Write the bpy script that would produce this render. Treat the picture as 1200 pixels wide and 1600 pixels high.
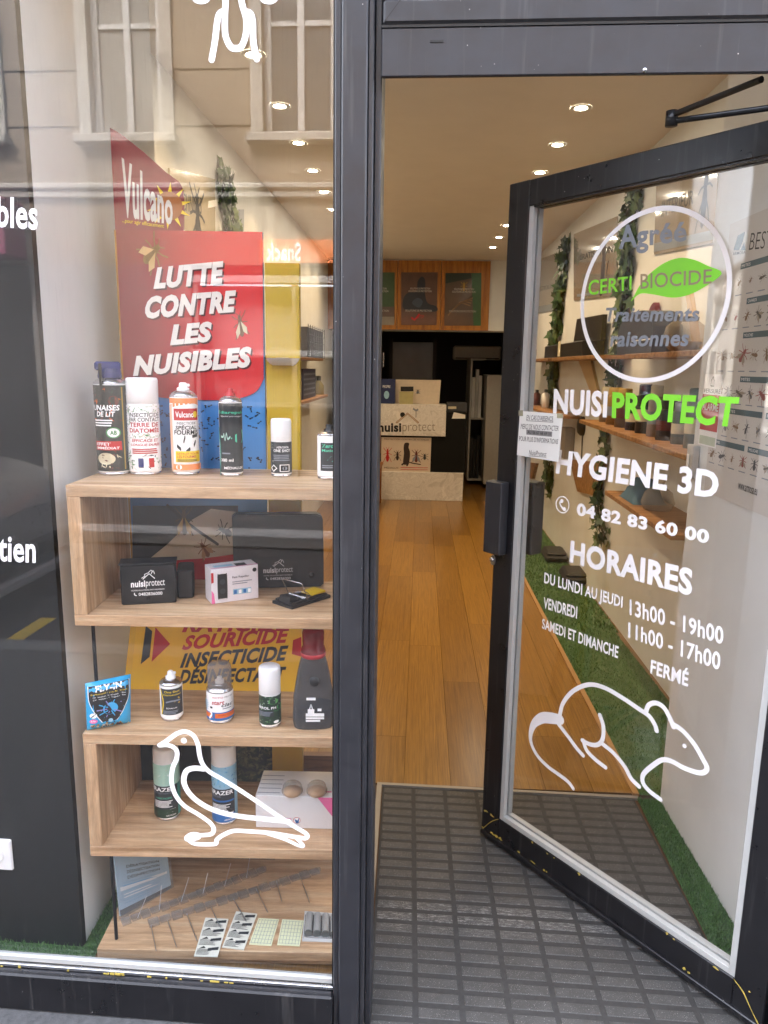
import bpy, math, random
from mathutils import Vector, Matrix
random.seed(7)
SC = bpy.context.scene
for o in list(bpy.data.objects): bpy.data.objects.remove(o)
COL = SC.collection
rad = math.radians

# ------------------------------------------------------------------ camera
# X runs right along the shop front, Y into the shop, Z up; the shop front stands at Y = 1.45
FPX, PITCH, YAW, ROLL = 1165.0, rad(11.05), rad(4.05), rad(0.86)
CAM = Vector((0, 0, 1.5))
FW = Vector((-math.sin(YAW)*math.cos(PITCH), math.cos(YAW)*math.cos(PITCH), -math.sin(PITCH)))
_r = Vector((math.cos(YAW), math.sin(YAW), 0)); _u = _r.cross(FW)
RT = math.cos(ROLL)*_r + math.sin(ROLL)*_u
UP = -math.sin(ROLL)*_r + math.cos(ROLL)*_u
cd = bpy.data.cameras.new('camera'); cam = bpy.data.objects.new('camera', cd); COL.objects.link(cam)
cd.sensor_fit = 'HORIZONTAL'; cd.sensor_width = 36; cd.lens = FPX/1200*36; cd.clip_start = .02; cd.clip_end = 400
M = Matrix((RT, UP, -FW)).transposed().to_4x4(); M.translation = CAM; cam.matrix_world = M
SC.camera = cam
SC.render.resolution_x, SC.render.resolution_y = 768, 1024

# ------------------------------------------------------------------ sky, sun, exposure
SUN_EL, SUN_ROT = rad(50), rad(-25)
w = bpy.data.worlds.new('World'); SC.world = w; w.use_nodes = True
nt = w.node_tree; bg = nt.nodes['Background']
sky = nt.nodes.new('ShaderNodeTexSky'); sky.sky_type = 'NISHITA'; sky.sun_disc = False
sky.sun_elevation, sky.sun_rotation = SUN_EL, SUN_ROT
sky.air_density, sky.dust_density, sky.ozone_density = .8, 5.0, 1.0
hs = nt.nodes.new('ShaderNodeHueSaturation'); hs.inputs['Saturation'].default_value = .45      # veiled, overcast sky
nt.links.new(sky.outputs[0], hs.inputs['Color']); nt.links.new(hs.outputs[0], bg.inputs[0]); bg.inputs[1].default_value = .15
sl = bpy.data.lights.new('sun', 'SUN'); sun = bpy.data.objects.new('sun', sl); COL.objects.link(sun)
sl.energy, sl.angle, sl.color = .5, rad(12), (1, .96, .9)
_d = Vector((math.sin(SUN_ROT)*math.cos(SUN_EL), math.cos(SUN_ROT)*math.cos(SUN_EL), math.sin(SUN_EL)))
sun.rotation_euler = _d.to_track_quat('Z', 'Y').to_euler()
vs = SC.view_settings; vs.view_transform = 'Standard'; vs.look = 'None'; vs.gamma = 1; vs.use_curve_mapping = False
vs.exposure = 4.45
SC.cycles.max_bounces = 10; SC.cycles.transparent_max_bounces = 24; SC.cycles.diffuse_bounces = 4
SC.cycles.glossy_bounces = 4; SC.cycles.caustics_reflective = False; SC.cycles.caustics_refractive = False
SC.cycles.sample_clamp_indirect = 4; SC.cycles.use_denoising = True
LAMP_W = .18          # watts of each ceiling downlight
LAMP_C = (1, .68, .35)

# ------------------------------------------------------------------ geometry helpers
def ray(x, y): return FW + (x-600)/FPX*RT - (y-800)/FPX*UP
def onZ(x, y, z): d = ray(x, y); return CAM + d*((z-CAM.z)/d.z)
def onY(x, y, Y): d = ray(x, y); return CAM + d*((Y-CAM.y)/d.y)
class PL:
    'an upright (or any) plane of the place: origin, u to the right, v up, n towards the viewer'
    def __init__(s, o, u, v=(0, 0, 1)):
        s.o = Vector(o); s.u = Vector(u).normalized(); s.v = Vector(v).normalized(); s.n = s.u.cross(s.v)
    def pix(s, x, y, c=0):
        d = ray(x, y); o = s.o+s.n*c; t = (o-CAM).dot(s.n)/d.dot(s.n); p = CAM+d*t-o
        return (p.dot(s.u), p.dot(s.v))
    def pt(s, a, b, c=0): return s.o+s.u*a+s.v*b+s.n*c
    def P(s, pts, c=0): return [s.pix(x, y, c) for x, y in pts]
    def at(s, c): return PL(s.o+s.n*c, s.u, s.v)
def facing(p): 
    'an upright plane through p turned to the street side, square to the sight line'
    d = Vector((p[0], p[1], 0)).normalized()
    return PL((p[0], p[1], 0), (d.y, -d.x, 0))

_tx = {}
def text_mesh(s, off=0.0, shear=0.0):
    k = (s, off, shear)
    if k in _tx: return _tx[k]
    cu = bpy.data.curves.new('lettering', 'FONT'); cu.body = s; cu.offset = off; cu.space_character = 1+max(0, off)*1.6; cu.shear = shear; cu.resolution_u = 3
    ob = bpy.data.objects.new('lettering', cu); COL.objects.link(ob)
    bpy.context.view_layer.update()
    dg = bpy.context.evaluated_depsgraph_get()
    me = bpy.data.meshes.new_from_object(ob.evaluated_get(dg))
    vs_ = [(v.co.x, v.co.y) for v in me.vertices]; fs = [tuple(p.vertices) for p in me.polygons]
    bpy.data.objects.remove(ob); bpy.data.curves.remove(cu); bpy.data.meshes.remove(me)
    if not vs_: vs_, fs = [(0, 0)], []
    x0 = min(v[0] for v in vs_); x1 = max(v[0] for v in vs_); y0 = min(v[1] for v in vs_); y1 = max(v[1] for v in vs_)
    vs_ = [((v[0]-x0)/max(1e-6, x1-x0), (v[1]-y0)/max(1e-6, y1-y0)) for v in vs_]
    _tx[k] = (vs_, fs, (x1-x0)/max(1e-6, y1-y0)); return _tx[k]
def bil(q, s, t):
    bl, br, tr, tl = q
    return tuple((1-s)*(1-t)*bl[i]+s*(1-t)*br[i]+s*t*tr[i]+(1-s)*t*tl[i] for i in (0, 1))
def smooth(pts, n=6, closed=False):
    out = []; N = len(pts)
    for i in range(N if closed else N-1):
        g = (lambda k: pts[k % N]) if closed else (lambda k: pts[max(0, min(N-1, k))])
        p0, p1, p2, p3 = g(i-1), g(i), g(i+1), g(i+2)
        for k in range(n):
            t = k/n
            out.append(tuple(.5*(2*p1[j]+(p2[j]-p0[j])*t+(2*p0[j]-5*p1[j]+4*p2[j]-p3[j])*t*t+(3*p1[j]-p0[j]-3*p2[j]+p3[j])*t**3) for j in range(len(p1))))
    if not closed: out.append(pts[-1])
    return out

class MB:
    def __init__(s): s.v = []; s.f = []; s.m = []; s.sm = []; s.uv = {}; s.mats = []
    def mi(s, mat):
        if mat not in s.mats: s.mats.append(mat)
        return s.mats.index(mat)
    def poly(s, pts, mat, sm=False, uv=None):
        i = len(s.v); s.v += [Vector(p) for p in pts]
        if uv: s.uv[len(s.f)] = uv
        s.f.append(tuple(range(i, i+len(pts)))); s.m.append(s.mi(mat)); s.sm.append(sm)
    def grid(s, rows, mat, sm=True, closed=False):
        i = len(s.v); R = len(rows); n = len(rows[0])
        for r in rows: s.v += [Vector(p) for p in r]
        k = s.mi(mat)
        for a in range(R-1):
            for b in range(n if closed else n-1):
                c = (b+1) % n
                s.f.append((i+a*n+b, i+a*n+c, i+(a+1)*n+c, i+(a+1)*n+b)); s.m.append(k); s.sm.append(sm)
    def hexa(s, c8, mat, bev=0.0):
        'c8: bottom four corners then top four, both anticlockwise seen from above'
        i = len(s.v); k = s.mi(mat); c8 = [Vector(p) for p in c8]
        F = [(0, 3, 2, 1), (4, 5, 6, 7), (0, 1, 5, 4), (1, 2, 6, 5), (2, 3, 7, 6), (3, 0, 4, 7)]
        if bev <= 0:
            s.v += c8
            for f in F: s.f.append(tuple(i+q for q in f)); s.m.append(k); s.sm.append(False)
            return
        # chamfered block: each face inset, edges and corners filled
        nb = {}
        ctr = sum(c8, Vector())/8
        fv = []
        for f in F:
            pts = [c8[q] for q in f]; new = []
            for a in range(4):
                p = pts[a]; e1 = (pts[(a+1) % 4]-p); e2 = (pts[a-1]-p)
                b1 = min(bev, e1.length*.45); b2 = min(bev, e2.length*.45)
                new.append(p+e1.normalized()*b1+e2.normalized()*b2)
            fv.append(dict(zip(f, new)))
            j = len(s.v); s.v += new; s.f.append((j, j+1, j+2, j+3)); s.m.append(k); s.sm.append(False)
            for a in range(4): nb[(len(fv)-1, f[a])] = j+a
        E = {}
        for fi, f in enumerate(F):
            for a in range(4):
                e = (f[a], f[(a+1) % 4]); E.setdefault(tuple(sorted(e)), []).append(fi)
        for (a, b), (f1, f2) in E.items():
            s.f.append((nb[(f1, a)], nb[(f1, b)], nb[(f2, b)], nb[(f2, a)])); s.m.append(k); s.sm.append(False)
        for q in range(8):
            t = [nb[(fi, q)] for fi, f in enumerate(F) if q in f]
            s.f.append(tuple(t)); s.m.append(k); s.sm.append(False)
    def box(s, p0, p1, mat, bev=0.0):
        x0, y0, z0 = p0; x1, y1, z1 = p1
        s.hexa([(x0, y0, z0), (x1, y0, z0), (x1, y1, z0), (x0, y1, z0), (x0, y0, z1), (x1, y0, z1), (x1, y1, z1), (x0, y1, z1)], mat, bev)
    def pbox(s, pl, a0, b0, a1, b1, c0, c1, mat, bev=0.0):
        'block on a plane: a, b range, from depth c0 (back) to c1 (front)'
        g = pl.pt
        s.hexa([g(a0, b0, c1), g(a1, b0, c1), g(a1, b0, c0), g(a0, b0, c0), g(a0, b1, c1), g(a1, b1, c1), g(a1, b1, c0), g(a0, b1, c0)], mat, bev)
    def prism(s, pl, pts, c0, c1, mat, front=None):
        'outline extruded from c0 (back) to c1 (front)'
        if sum(pts[i][0]*pts[(i+1) % len(pts)][1]-pts[(i+1) % len(pts)][0]*pts[i][1] for i in range(len(pts))) < 0: pts = pts[::-1]
        A = [pl.pt(a, b, c0) for a, b in pts]; B = [pl.pt(a, b, c1) for a, b in pts]
        s.poly(A[::-1], mat); s.poly(B, front or mat)
        for i in range(len(pts)):
            j = (i+1) % len(pts); s.poly([A[i], A[j], B[j], B[i]], mat)
    def flat(s, pl, pts, c, mat, uv=None):
        s.poly([pl.pt(a, b, c) for a, b in pts], mat, uv=uv)
    def disc(s, pl, ctr, r, c, mat, n=20, ry=None):
        s.flat(pl, [(ctr[0]+r*math.cos(2*math.pi*k/n), ctr[1]+(ry or r)*math.sin(2*math.pi*k/n)) for k in range(n)], c, mat)
    def ribbon(s, pl, pts, wd, c, mat, n=6, closed=False, fn=None):
        'stroke of width wd (number, or one per point) along a smoothed line'
        W = wd if isinstance(wd, (list, tuple)) else [wd]*len(pts)
        P = smooth([(p[0], p[1], q) for p, q in zip(pts, W)], n, closed) if n > 1 else [(p[0], p[1], q) for p, q in zip(pts, W)]
        N = len(P); L = []; Rr = []
        for i in range(N):
            a = P[(i-1) % N] if closed or i > 0 else P[i]; b = P[(i+1) % N] if closed or i < N-1 else P[i]
            dx, dy = b[0]-a[0], b[1]-a[1]; l = math.hypot(dx, dy) or 1e-9; nx, ny = -dy/l, dx/l; h = P[i][2]/2
            L.append((P[i][0]+nx*h, P[i][1]+ny*h)); Rr.append((P[i][0]-nx*h, P[i][1]-ny*h))
        fn = fn or (lambda a, b: pl.pt(a, b, c))
        s.grid([[fn(*q) for q in Rr+(Rr[:1] if closed else [])], [fn(*q) for q in L+(L[:1] if closed else [])]], mat, sm=False)
        if not closed:
            for e, q in ((0, math.pi), (N-1, 0)):
                ctr = P[e]; o = P[1] if e == 0 else P[N-2]
                ang = math.atan2(ctr[1]-o[1], ctr[0]-o[0])
                s.poly([fn(ctr[0]+ctr[2]/2*math.cos(ang+t), ctr[1]+ctr[2]/2*math.sin(ang+t)) for t in [(-.5+k/6)*math.pi for k in range(7)]], mat)
    def text(s, st, quad, fn, mat, off=0.0, shear=0.0):
        'lettering fitted into a quad (bl, br, tr, tl) of plane coordinates; fn maps them to 3D'
        vs_, fs, _ = text_mesh(st, off, shear); i = len(s.v); k = s.mi(mat)
        s.v += [Vector(fn(*bil(quad, a, b))) for a, b in vs_]
        for f in fs: s.f.append(tuple(i+q for q in f)); s.m.append(k); s.sm.append(False)
    def ptext(s, pl, st, quad, c, mat, off=0.0, shear=0.0): s.text(st, quad, lambda a, b: pl.pt(a, b, c), mat, off, shear)
    def rtext(s, pl, st, a0, b0, a1, b1, c, mat, off=0.0, shear=0.0): s.ptext(pl, st, [(a0, b0), (a1, b0), (a1, b1), (a0, b1)], c, mat, off, shear)
    def lathe(s, ctr, prof, mat, n=32, sm=True, axis=None):
        'prof: (radius, height) from the bottom up'
        ax = Vector(axis or (0, 0, 1)).normalized(); e1 = ax.orthogonal().normalized(); e2 = ax.cross(e1); ctr = Vector(ctr)
        s.grid([[ctr+ax*z+(e1*math.cos(2*math.pi*k/n)+e2*math.sin(2*math.pi*k/n))*max(r, 1e-5) for k in range(n)] for r, z in prof], mat, sm, closed=True)
    def tube(s, pts, r, mat, n=8):
        pts = [Vector(p) for p in pts]; R_ = r if isinstance(r, (list, tuple)) else [r]*len(pts); rows = []
        e = None
        for i, p in enumerate(pts):
            d = (pts[min(i+1, len(pts)-1)]-pts[max(i-1, 0)]).normalized()
            e = d.orthogonal().normalized() if e is None else (e-d*e.dot(d)).normalized()
            g = d.cross(e); rows.append([p+(e*math.cos(2*math.pi*k/n)+g*math.sin(2*math.pi*k/n))*R_[i] for k in range(n)])
        s.grid(rows, mat, True, closed=True); s.poly(rows[0][::-1], mat); s.poly(rows[-1], mat)
    def bug(s, pl, x, y, w_, h, c, mat, wing=None, rot=0.0):
        'small printed insect: abdomen, thorax, head, six legs, feelers'
        cr, sr = math.cos(rot), math.sin(rot)
        T = lambda a, b: (x+(a*cr-b*sr)*w_, y+(a*sr+b*cr)*h)
        E = lambda ca, cb, ra, rb: s.flat(pl, [T(ca+ra*math.cos(k*math.pi/6), cb+rb*math.sin(k*math.pi/6)) for k in range(12)], c, mat)
        E(0, -.2, .2, .3); E(0, .13, .15, .14); E(0, .33, .11, .1)
        for sd in (-1, 1):
            for q, (b0, b1, b2) in enumerate(((.18, .35, .5), (.1, .08, .02), (0, -.25, -.5))):
                s.ribbon(pl, [T(0, b0), T(sd*.32, b1), T(sd*.5, b2)], min(w_, h)*.06, c, mat, 1)
            s.ribbon(pl, [T(sd*.04, .4), T(sd*.18, .55)], min(w_, h)*.04, c, mat, 1)
            if wing: s.flat(pl, [T(sd*.05, .15), T(sd*.42, -.2), T(sd*.38, -.5), T(sd*.12, -.3)], c+.0002, wing)
    def build(s, name, parent=None):
        me = bpy.data.meshes.new(name)
        inv = parent.matrix_basis.inverted() if parent is not None and parent.parent is None else (parent_inv(parent) if parent is not None else Matrix())
        me.from_pydata([inv @ v for v in s.v], [], s.f)
        for m_ in s.mats: me.materials.append(m_)
        me.polygons.foreach_set('material_index', s.m); me.polygons.foreach_set('use_smooth', s.sm)
        if s.uv:
            ul = me.uv_layers.new(name='UVMap')
            for fi, q in s.uv.items():
                for li, c in zip(me.polygons[fi].loop_indices, q): ul.data[li].uv = c
        me.update()
        o = bpy.data.objects.new(name, me); COL.objects.link(o)
        if parent is not None: o.parent = parent
        return o
def parent_inv(p):
    m = p.matrix_basis.copy()
    while p.parent is not None: p = p.parent; m = p.matrix_basis @ m
    return m.inverted()
def tag(o, label, cat, group=None):
    o['label'] = label; o['category'] = cat
    if group: o['group'] = group
    return o
def thing(name, label, cat, loc=(0, 0, 0), rotz=0.0, group=None):
    o = bpy.data.objects.new(name, None); COL.objects.link(o); o.empty_display_size = .05
    o.matrix_basis = Matrix.Translation(Vector(loc)) @ Matrix.Rotation(rotz, 4, 'Z')
    return tag(o, label, cat, group)
def struct(o, kind='structure'): o['kind'] = kind; return o

# ------------------------------------------------------------------ materials
def lin(c):
    if isinstance(c, str): c = tuple(int(c[i:i+2], 16)/255 for i in (0, 2, 4))
    else: return tuple(c)
    return tuple(x/12.92 if x <= .04045 else ((x+.055)/1.055)**2.4 for x in c)
def nodes(m): m.use_nodes = True; return m.node_tree.nodes, m.node_tree.links, m.node_tree.nodes['Principled BSDF']
_c = {}
def col(c, rough=.5, metal=0.0, coat=0.0, var=.12, scale=30.0, spec=.5):
    'painted or printed surface with a little mottling'
    k = (c, rough, metal, coat, var, scale, spec)
    if k in _c: return _c[k]
    m = bpy.data.materials.new('paint'); N, L, B = nodes(m); r, g, b = lin(c)
    tc = N.new('ShaderNodeTexCoord'); nz = N.new('ShaderNodeTexNoise'); nz.inputs['Scale'].default_value = scale; nz.inputs['Detail'].default_value = 5
    L.new(tc.outputs['Object'], nz.inputs['Vector'])
    mx = N.new('ShaderNodeMix'); mx.data_type = 'RGBA'; mx.inputs[6].default_value = (r*(1-var), g*(1-var), b*(1-var), 1); mx.inputs[7].default_value = (min(1, r*(1+var)), min(1, g*(1+var)), min(1, b*(1+var)), 1)
    L.new(nz.outputs[0], mx.inputs[0]); L.new(mx.outputs[2], B.inputs['Base Color'])
    mr = N.new('ShaderNodeMapRange'); mr.inputs[3].default_value = max(0, rough-.08); mr.inputs[4].default_value = min(1, rough+.08)
    L.new(nz.outputs[0], mr.inputs[0]); L.new(mr.outputs[0], B.inputs['Roughness'])
    B.inputs['Metallic'].default_value = metal; B.inputs['Coat Weight'].default_value = coat; B.inputs['Coat Roughness'].default_value = .06
    B.inputs['Specular IOR Level'].default_value = spec
    _c[k] = m; return m
def ramp(N, L, src, stops):
    cr = N.new('ShaderNodeValToRGB'); e = cr.color_ramp.elements
    while len(e) < len(stops): e.new(.5)
    for q, (p, c) in zip(e, stops): q.position = p; q.color = (*lin(c), 1) if not isinstance(c, (int, float)) else (c, c, c, 1)
    L.new(src, cr.inputs[0]); return cr
def mapping(N, L, out, scale, rot=(0, 0, 0)):
    mp = N.new('ShaderNodeMapping'); mp.inputs['Scale'].default_value = scale; mp.inputs['Rotation'].default_value = rot
    L.new(out, mp.inputs['Vector']); return mp.outputs[0]
def noise(N, L, vec, scale, detail=4, rough=.55, dist=0.0):
    n = N.new('ShaderNodeTexNoise'); n.inputs['Scale'].default_value = scale; n.inputs['Detail'].default_value = detail
    n.inputs['Roughness'].default_value = rough; n.inputs['Distortion'].default_value = dist
    if vec is not None: L.new(vec, n.inputs['Vector'])
    return n
def mixc(N, L, fac, a, b, mode='MIX'):
    mx = N.new('ShaderNodeMix'); mx.data_type = 'RGBA'; mx.blend_type = mode
    for i, q in ((0, fac), (6, a), (7, b)):
        if hasattr(q, 'links'): L.new(q, mx.inputs[i])
        elif i == 0: mx.inputs[0].default_value = q
        else: mx.inputs[i].default_value = (*lin(q), 1)
    return mx.outputs[2]
def bump(N, L, B, h, strength, dist=.002):
    b = N.new('ShaderNodeBump'); b.inputs['Strength'].default_value = strength; b.inputs['Distance'].default_value = dist
    L.new(h, b.inputs['Height']); L.new(b.outputs[0], B.inputs['Normal'])
def wood(name, dark, mid, light, scale=(1, 14, 14), coord='Object', rough=.45, knots=True, gscale=3.0, coat=0.0):
    'scale: small along the grain'
    m = bpy.data.materials.new(name); N, L, B = nodes(m)
    tc = N.new('ShaderNodeTexCoord'); v = mapping(N, L, tc.outputs[coord], scale)
    n1 = noise(N, L, v, gscale, 8, .6, .6); r1 = ramp(N, L, n1.outputs[0], [(.28, dark), (.5, mid), (.72, light)])
    v2 = mapping(N, L, tc.outputs[coord], tuple(x*5 for x in scale)); n2 = noise(N, L, v2, gscale*2.2, 4, .6)
    r2 = ramp(N, L, n2.outputs[0], [(.35, .72), (.6, 1.0)])
    c = mixc(N, L, .75, r1.outputs[0], r2.outputs[0], 'MULTIPLY')
    wv = N.new('ShaderNodeTexWave'); wv.wave_type = 'BANDS'; wv.bands_direction = 'DIAGONAL'; wv.inputs['Scale'].default_value = gscale*.55; wv.inputs['Distortion'].default_value = 9; wv.inputs['Detail'].default_value = 3; wv.inputs['Detail Scale'].default_value = .8
    v3 = mapping(N, L, tc.outputs[coord], tuple(x*.55 for x in scale)); L.new(v3, wv.inputs['Vector'])
    r3 = ramp(N, L, wv.outputs[1], [(.0, .78), (.35, 1.0)]); c = mixc(N, L, .55, c, r3.outputs[0], 'MULTIPLY')
    if knots:
        vo = N.new('ShaderNodeTexVoronoi'); vo.inputs['Scale'].default_value = 3.2
        v4 = mapping(N, L, tc.outputs[coord], tuple(1.5 if x < 2 else 3.5 for x in scale)); L.new(v4, vo.inputs['Vector'])
        rk = ramp(N, L, vo.outputs['Distance'], [(.02, .32), (.055, 1.0)]); c = mixc(N, L, .8, c, rk.outputs[0], 'MULTIPLY')
    L.new(c, B.inputs['Base Color'])
    rr = ramp(N, L, n1.outputs[0], [(.3, rough+.1), (.7, rough-.05)]); L.new(rr.outputs[0], B.inputs['Roughness'])
    B.inputs['Coat Weight'].default_value = coat; B.inputs['Coat Roughness'].default_value = .2
    bump(N, L, B, n2.outputs[0], .25, .0006)
    return m
def glass(name, dirt=.5, tint=(1, 1, 1)):
    'clear pane: Schlick reflection over straight-through transparency, plus dried rain dust'
    m = bpy.data.materials.new(name); m.use_nodes = True; N, L = m.node_tree.nodes, m.node_tree.links; N.clear()
    out = N.new('ShaderNodeOutputMaterial'); tr = N.new('ShaderNodeBsdfTransparent'); tr.inputs[0].default_value = (*tint, 1)
    gl = N.new('ShaderNodeBsdfGlossy'); gl.inputs['Roughness'].default_value = 0.0; gl.inputs[0].default_value = (1, 1, 1, 1)
    lw = N.new('ShaderNodeLayerWeight'); lw.inputs[0].default_value = .5
    p = N.new('ShaderNodeMath'); p.operation = 'POWER'; p.inputs[1].default_value = 5; L.new(lw.outputs['Facing'], p.inputs[0])
    ma = N.new('ShaderNodeMath'); ma.operation = 'MULTIPLY_ADD'; ma.inputs[1].default_value = .957; ma.inputs[2].default_value = .043; L.new(p.outputs[0], ma.inputs[0])
    mx = N.new('ShaderNodeMixShader'); L.new(ma.outputs[0], mx.inputs[0]); L.new(tr.outputs[0], mx.inputs[1]); L.new(gl.outputs[0], mx.inputs[2])
    tc = N.new('ShaderNodeTexCoord')
    st = noise(N, L, mapping(N, L, tc.outputs['Object'], (260, 260, 9)), 1, 5, .6); rs = ramp(N, L, st.outputs[0], [(.58, 0.0), (.80, 1.0)])
    sp = N.new('ShaderNodeTexVoronoi'); sp.inputs['Scale'].default_value = 170; L.new(mapping(N, L, tc.outputs['Object'], (1, 1, .55)), sp.inputs['Vector'])
    r2 = ramp(N, L, sp.outputs['Distance'], [(.06, 1.0), (.13, 0.0)])
    bigm = noise(N, L, tc.outputs['Object'], 5, 3); rb = ramp(N, L, bigm.outputs[0], [(.35, .25), (.7, 1.0)])
    d1 = mixc(N, L, .6, rs.outputs[0], r2.outputs[0], 'ADD'); d2 = mixc(N, L, 1.0, d1, rb.outputs[0], 'MULTIPLY')
    k = N.new('ShaderNodeMath'); k.operation = 'MULTIPLY'; k.inputs[1].default_value = .05*dirt; L.new(d2, k.inputs[0])
    df = N.new('ShaderNodeBsdfDiffuse'); df.inputs[0].default_value = (.7, .68, .64, 1)
    m2 = N.new('ShaderNodeMixShader'); L.new(k.outputs[0], m2.inputs[0]); L.new(mx.outputs[0], m2.inputs[1]); L.new(df.outputs[0], m2.inputs[2])
    L.new(m2.outputs[0], out.inputs[0]); return m
def emis(name, c, s):
    m = bpy.data.materials.new(name); N, L, B = nodes(m); B.inputs['Emission Color'].default_value = (*c, 1); B.inputs['Emission Strength'].default_value = s
    B.inputs['Base Color'].default_value = (.8, .8, .8, 1); return m
def clear(name, tint, rough=.05, a=.75, edge=.5):
    'thin clear plastic'
    m = bpy.data.materials.new(name); m.use_nodes = True; N, L = m.node_tree.nodes, m.node_tree.links; N.clear()
    out = N.new('ShaderNodeOutputMaterial'); tr = N.new('ShaderNodeBsdfTransparent'); tr.inputs[0].default_value = (*tint, 1)
    pb = N.new('ShaderNodeBsdfPrincipled'); pb.inputs['Base Color'].default_value = (*[x*.6 for x in tint], 1); pb.inputs['Roughness'].default_value = rough
    lw = N.new('ShaderNodeLayerWeight'); lw.inputs[0].default_value = .35
    mr = N.new('ShaderNodeMapRange'); mr.inputs[3].default_value = 1-a; mr.inputs[4].default_value = max(edge, 1-a); L.new(lw.outputs['Facing'], mr.inputs[0])
    mx = N.new('ShaderNodeMixShader'); L.new(mr.outputs[0], mx.inputs[0]); L.new(tr.outputs[0], mx.inputs[1]); L.new(pb.outputs[0], mx.inputs[2]); L.new(mx.outputs[0], out.inputs[0]); return m
def plaster(name, c, sc=8, var=.08, rough=.8, bmp=.15):
    m = bpy.data.materials.new(name); N, L, B = nodes(m); tc = N.new('ShaderNodeTexCoord'); r, g, b = lin(c)
    n = noise(N, L, tc.outputs['Object'], sc, 8, .6); f = noise(N, L, tc.outputs['Object'], sc*30, 3)
    rc = ramp(N, L, n.outputs[0], [(.3, (r*(1-var), g*(1-var), b*(1-var))), (.7, (min(1, r*(1+var)), min(1, g*(1+var)), min(1, b*(1+var))))])
    L.new(rc.outputs[0], B.inputs['Base Color']); B.inputs['Roughness'].default_value = rough; bump(N, L, B, f.outputs[0], bmp, .001); return m
def metalpaint(name, c, chips=True, rough=.38):
    'dark powder coat with dust, scuffs and yellowish chips on the worn spots'
    m = bpy.data.materials.new(name); N, L, B = nodes(m); tc = N.new('ShaderNodeTexCoord'); r, g, b = lin(c)
    n = noise(N, L, tc.outputs['Object'], 14, 8, .65)
    a = ramp(N, L, n.outputs[0], [(.3, (r*.82, g*.82, b*.82)), (.7, (r*1.25, g*1.25, b*1.25))]).outputs[0]
    vo = N.new('ShaderNodeTexVoronoi'); vo.inputs['Scale'].default_value = 55; L.new(tc.outputs['Object'], vo.inputs['Vector'])
    k = ramp(N, L, vo.outputs['Distance'], [(.045, 1.0), (.075, 0.0)]).outputs[0]
    msk = ramp(N, L, noise(N, L, tc.outputs['Object'], 9, 4).outputs[0], [(.55, 0.0), (.62, 1.0)]).outputs[0]
    kk = mixc(N, L, 1.0, k, msk, 'MULTIPLY'); a = mixc(N, L, kk, a, (.45, .44, .42))
    st = ramp(N, L, noise(N, L, mapping(N, L, tc.outputs['Object'], (60, 60, 3)), 1, 5).outputs[0], [(.58, 0.0), (.85, .35)]).outputs[0]
    a = mixc(N, L, st, a, (.16, .155, .15))
    L.new(a, B.inputs['Base Color'])
    rr = ramp(N, L, n.outputs[0], [(.3, rough-.06), (.7, rough+.14)]); L.new(rr.outputs[0], B.inputs['Roughness'])
    bump(N, L, B, noise(N, L, tc.outputs['Object'], 300, 2).outputs[0], .08, .0004); return m

WHITE = col('f2f2f2', .45, var=.03); BLACK = col('0c0c0d', .4, var=.15); INK = col('121212', .5, var=.1); RED = col('b4121c', .4, var=.08)
GREY = col('7d8590', .45, var=.06); LIME = col((.22, .72, .035), .45, var=.04); VINYL = col((.86, .86, .88), .5, var=.02)
FRAME = metalpaint('anthracite_frame', (.022, .023, .028)); BLACKF = metalpaint('black_frame', (.0095, .0095, .0115), rough=.3)
BEAD = col((.44, .45, .44), .4, var=.06); CHROME = col((.62, .62, .64), .25, 1.0, var=.1); STEEL = col((.5, .5, .52), .35, 1.0, var=.12)
OAKX = wood('oak_board_along', 'a07c56', 'c6a27c', 'd8bc98', (1.2, 16, 16)); OAKZ = wood('oak_board_upright', 'a07c56', 'c6a27c', 'd8bc98', (16, 16, 1.2))
OAKY = wood('oak_board_across', 'a07c56', 'c6a27c', 'd8bc98', (16, 1.2, 16))
WALLW = plaster('white_plaster', (.70, .713, .702), 5, .04); CEIL = plaster('ceiling_plaster', (.72, .69, .64), 4, .03)
SHOPGLASS = glass('shop_glass', 1.5); DOORGLASS = glass('door_glass', .45)
CARD = col((.72, .70, .66), .7, var=.05)

# ================================================================== STREET
def opp(x, y): p = onY(x, y, 9.9); return p.x, p.z       # place on the house front across the street, as mirrored in the window
YB = -6.96
asph = bpy.data.materials.new('asphalt'); N, L, B = nodes(asph); tc = N.new('ShaderNodeTexCoord')
n = noise(N, L, tc.outputs['Object'], 90, 6, .7); n2 = noise(N, L, tc.outputs['Object'], 1.2, 5)
c = ramp(N, L, n.outputs[0], [(.3, (.02, .02, .022)), (.7, (.045, .045, .048))]).outputs[0]
L.new(mixc(N, L, .6, c, ramp(N, L, n2.outputs[0], [(.3, .6), (.7, 1.0)]).outputs[0], 'MULTIPLY'), B.inputs['Base Color']); B.inputs['Roughness'].default_value = .85
bump(N, L, B, n.outputs[0], .5, .004)
pave = bpy.data.materials.new('pavement_tarmac'); N, L, B = nodes(pave); tc = N.new('ShaderNodeTexCoord')
n = noise(N, L, tc.outputs['Object'], 60, 7, .7); L.new(ramp(N, L, n.outputs[0], [(.3, (.04, .04, .041)), (.7, (.085, .085, .087))]).outputs[0], B.inputs['Base Color']); B.inputs['Roughness'].default_value = .85
bump(N, L, B, n.outputs[0], .4, .003)
kerbm = plaster('kerb_granite', (.12, .12, .12), 30, .2)
b = MB(); b.box((-60, -60, -.22), (60, 60, -.14), asph); struct(b.build('road'))
b = MB(); b.box((-60, -.62, -.13), (60, 1.47, -.004), pave); struct(b.build('pavement'))
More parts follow.
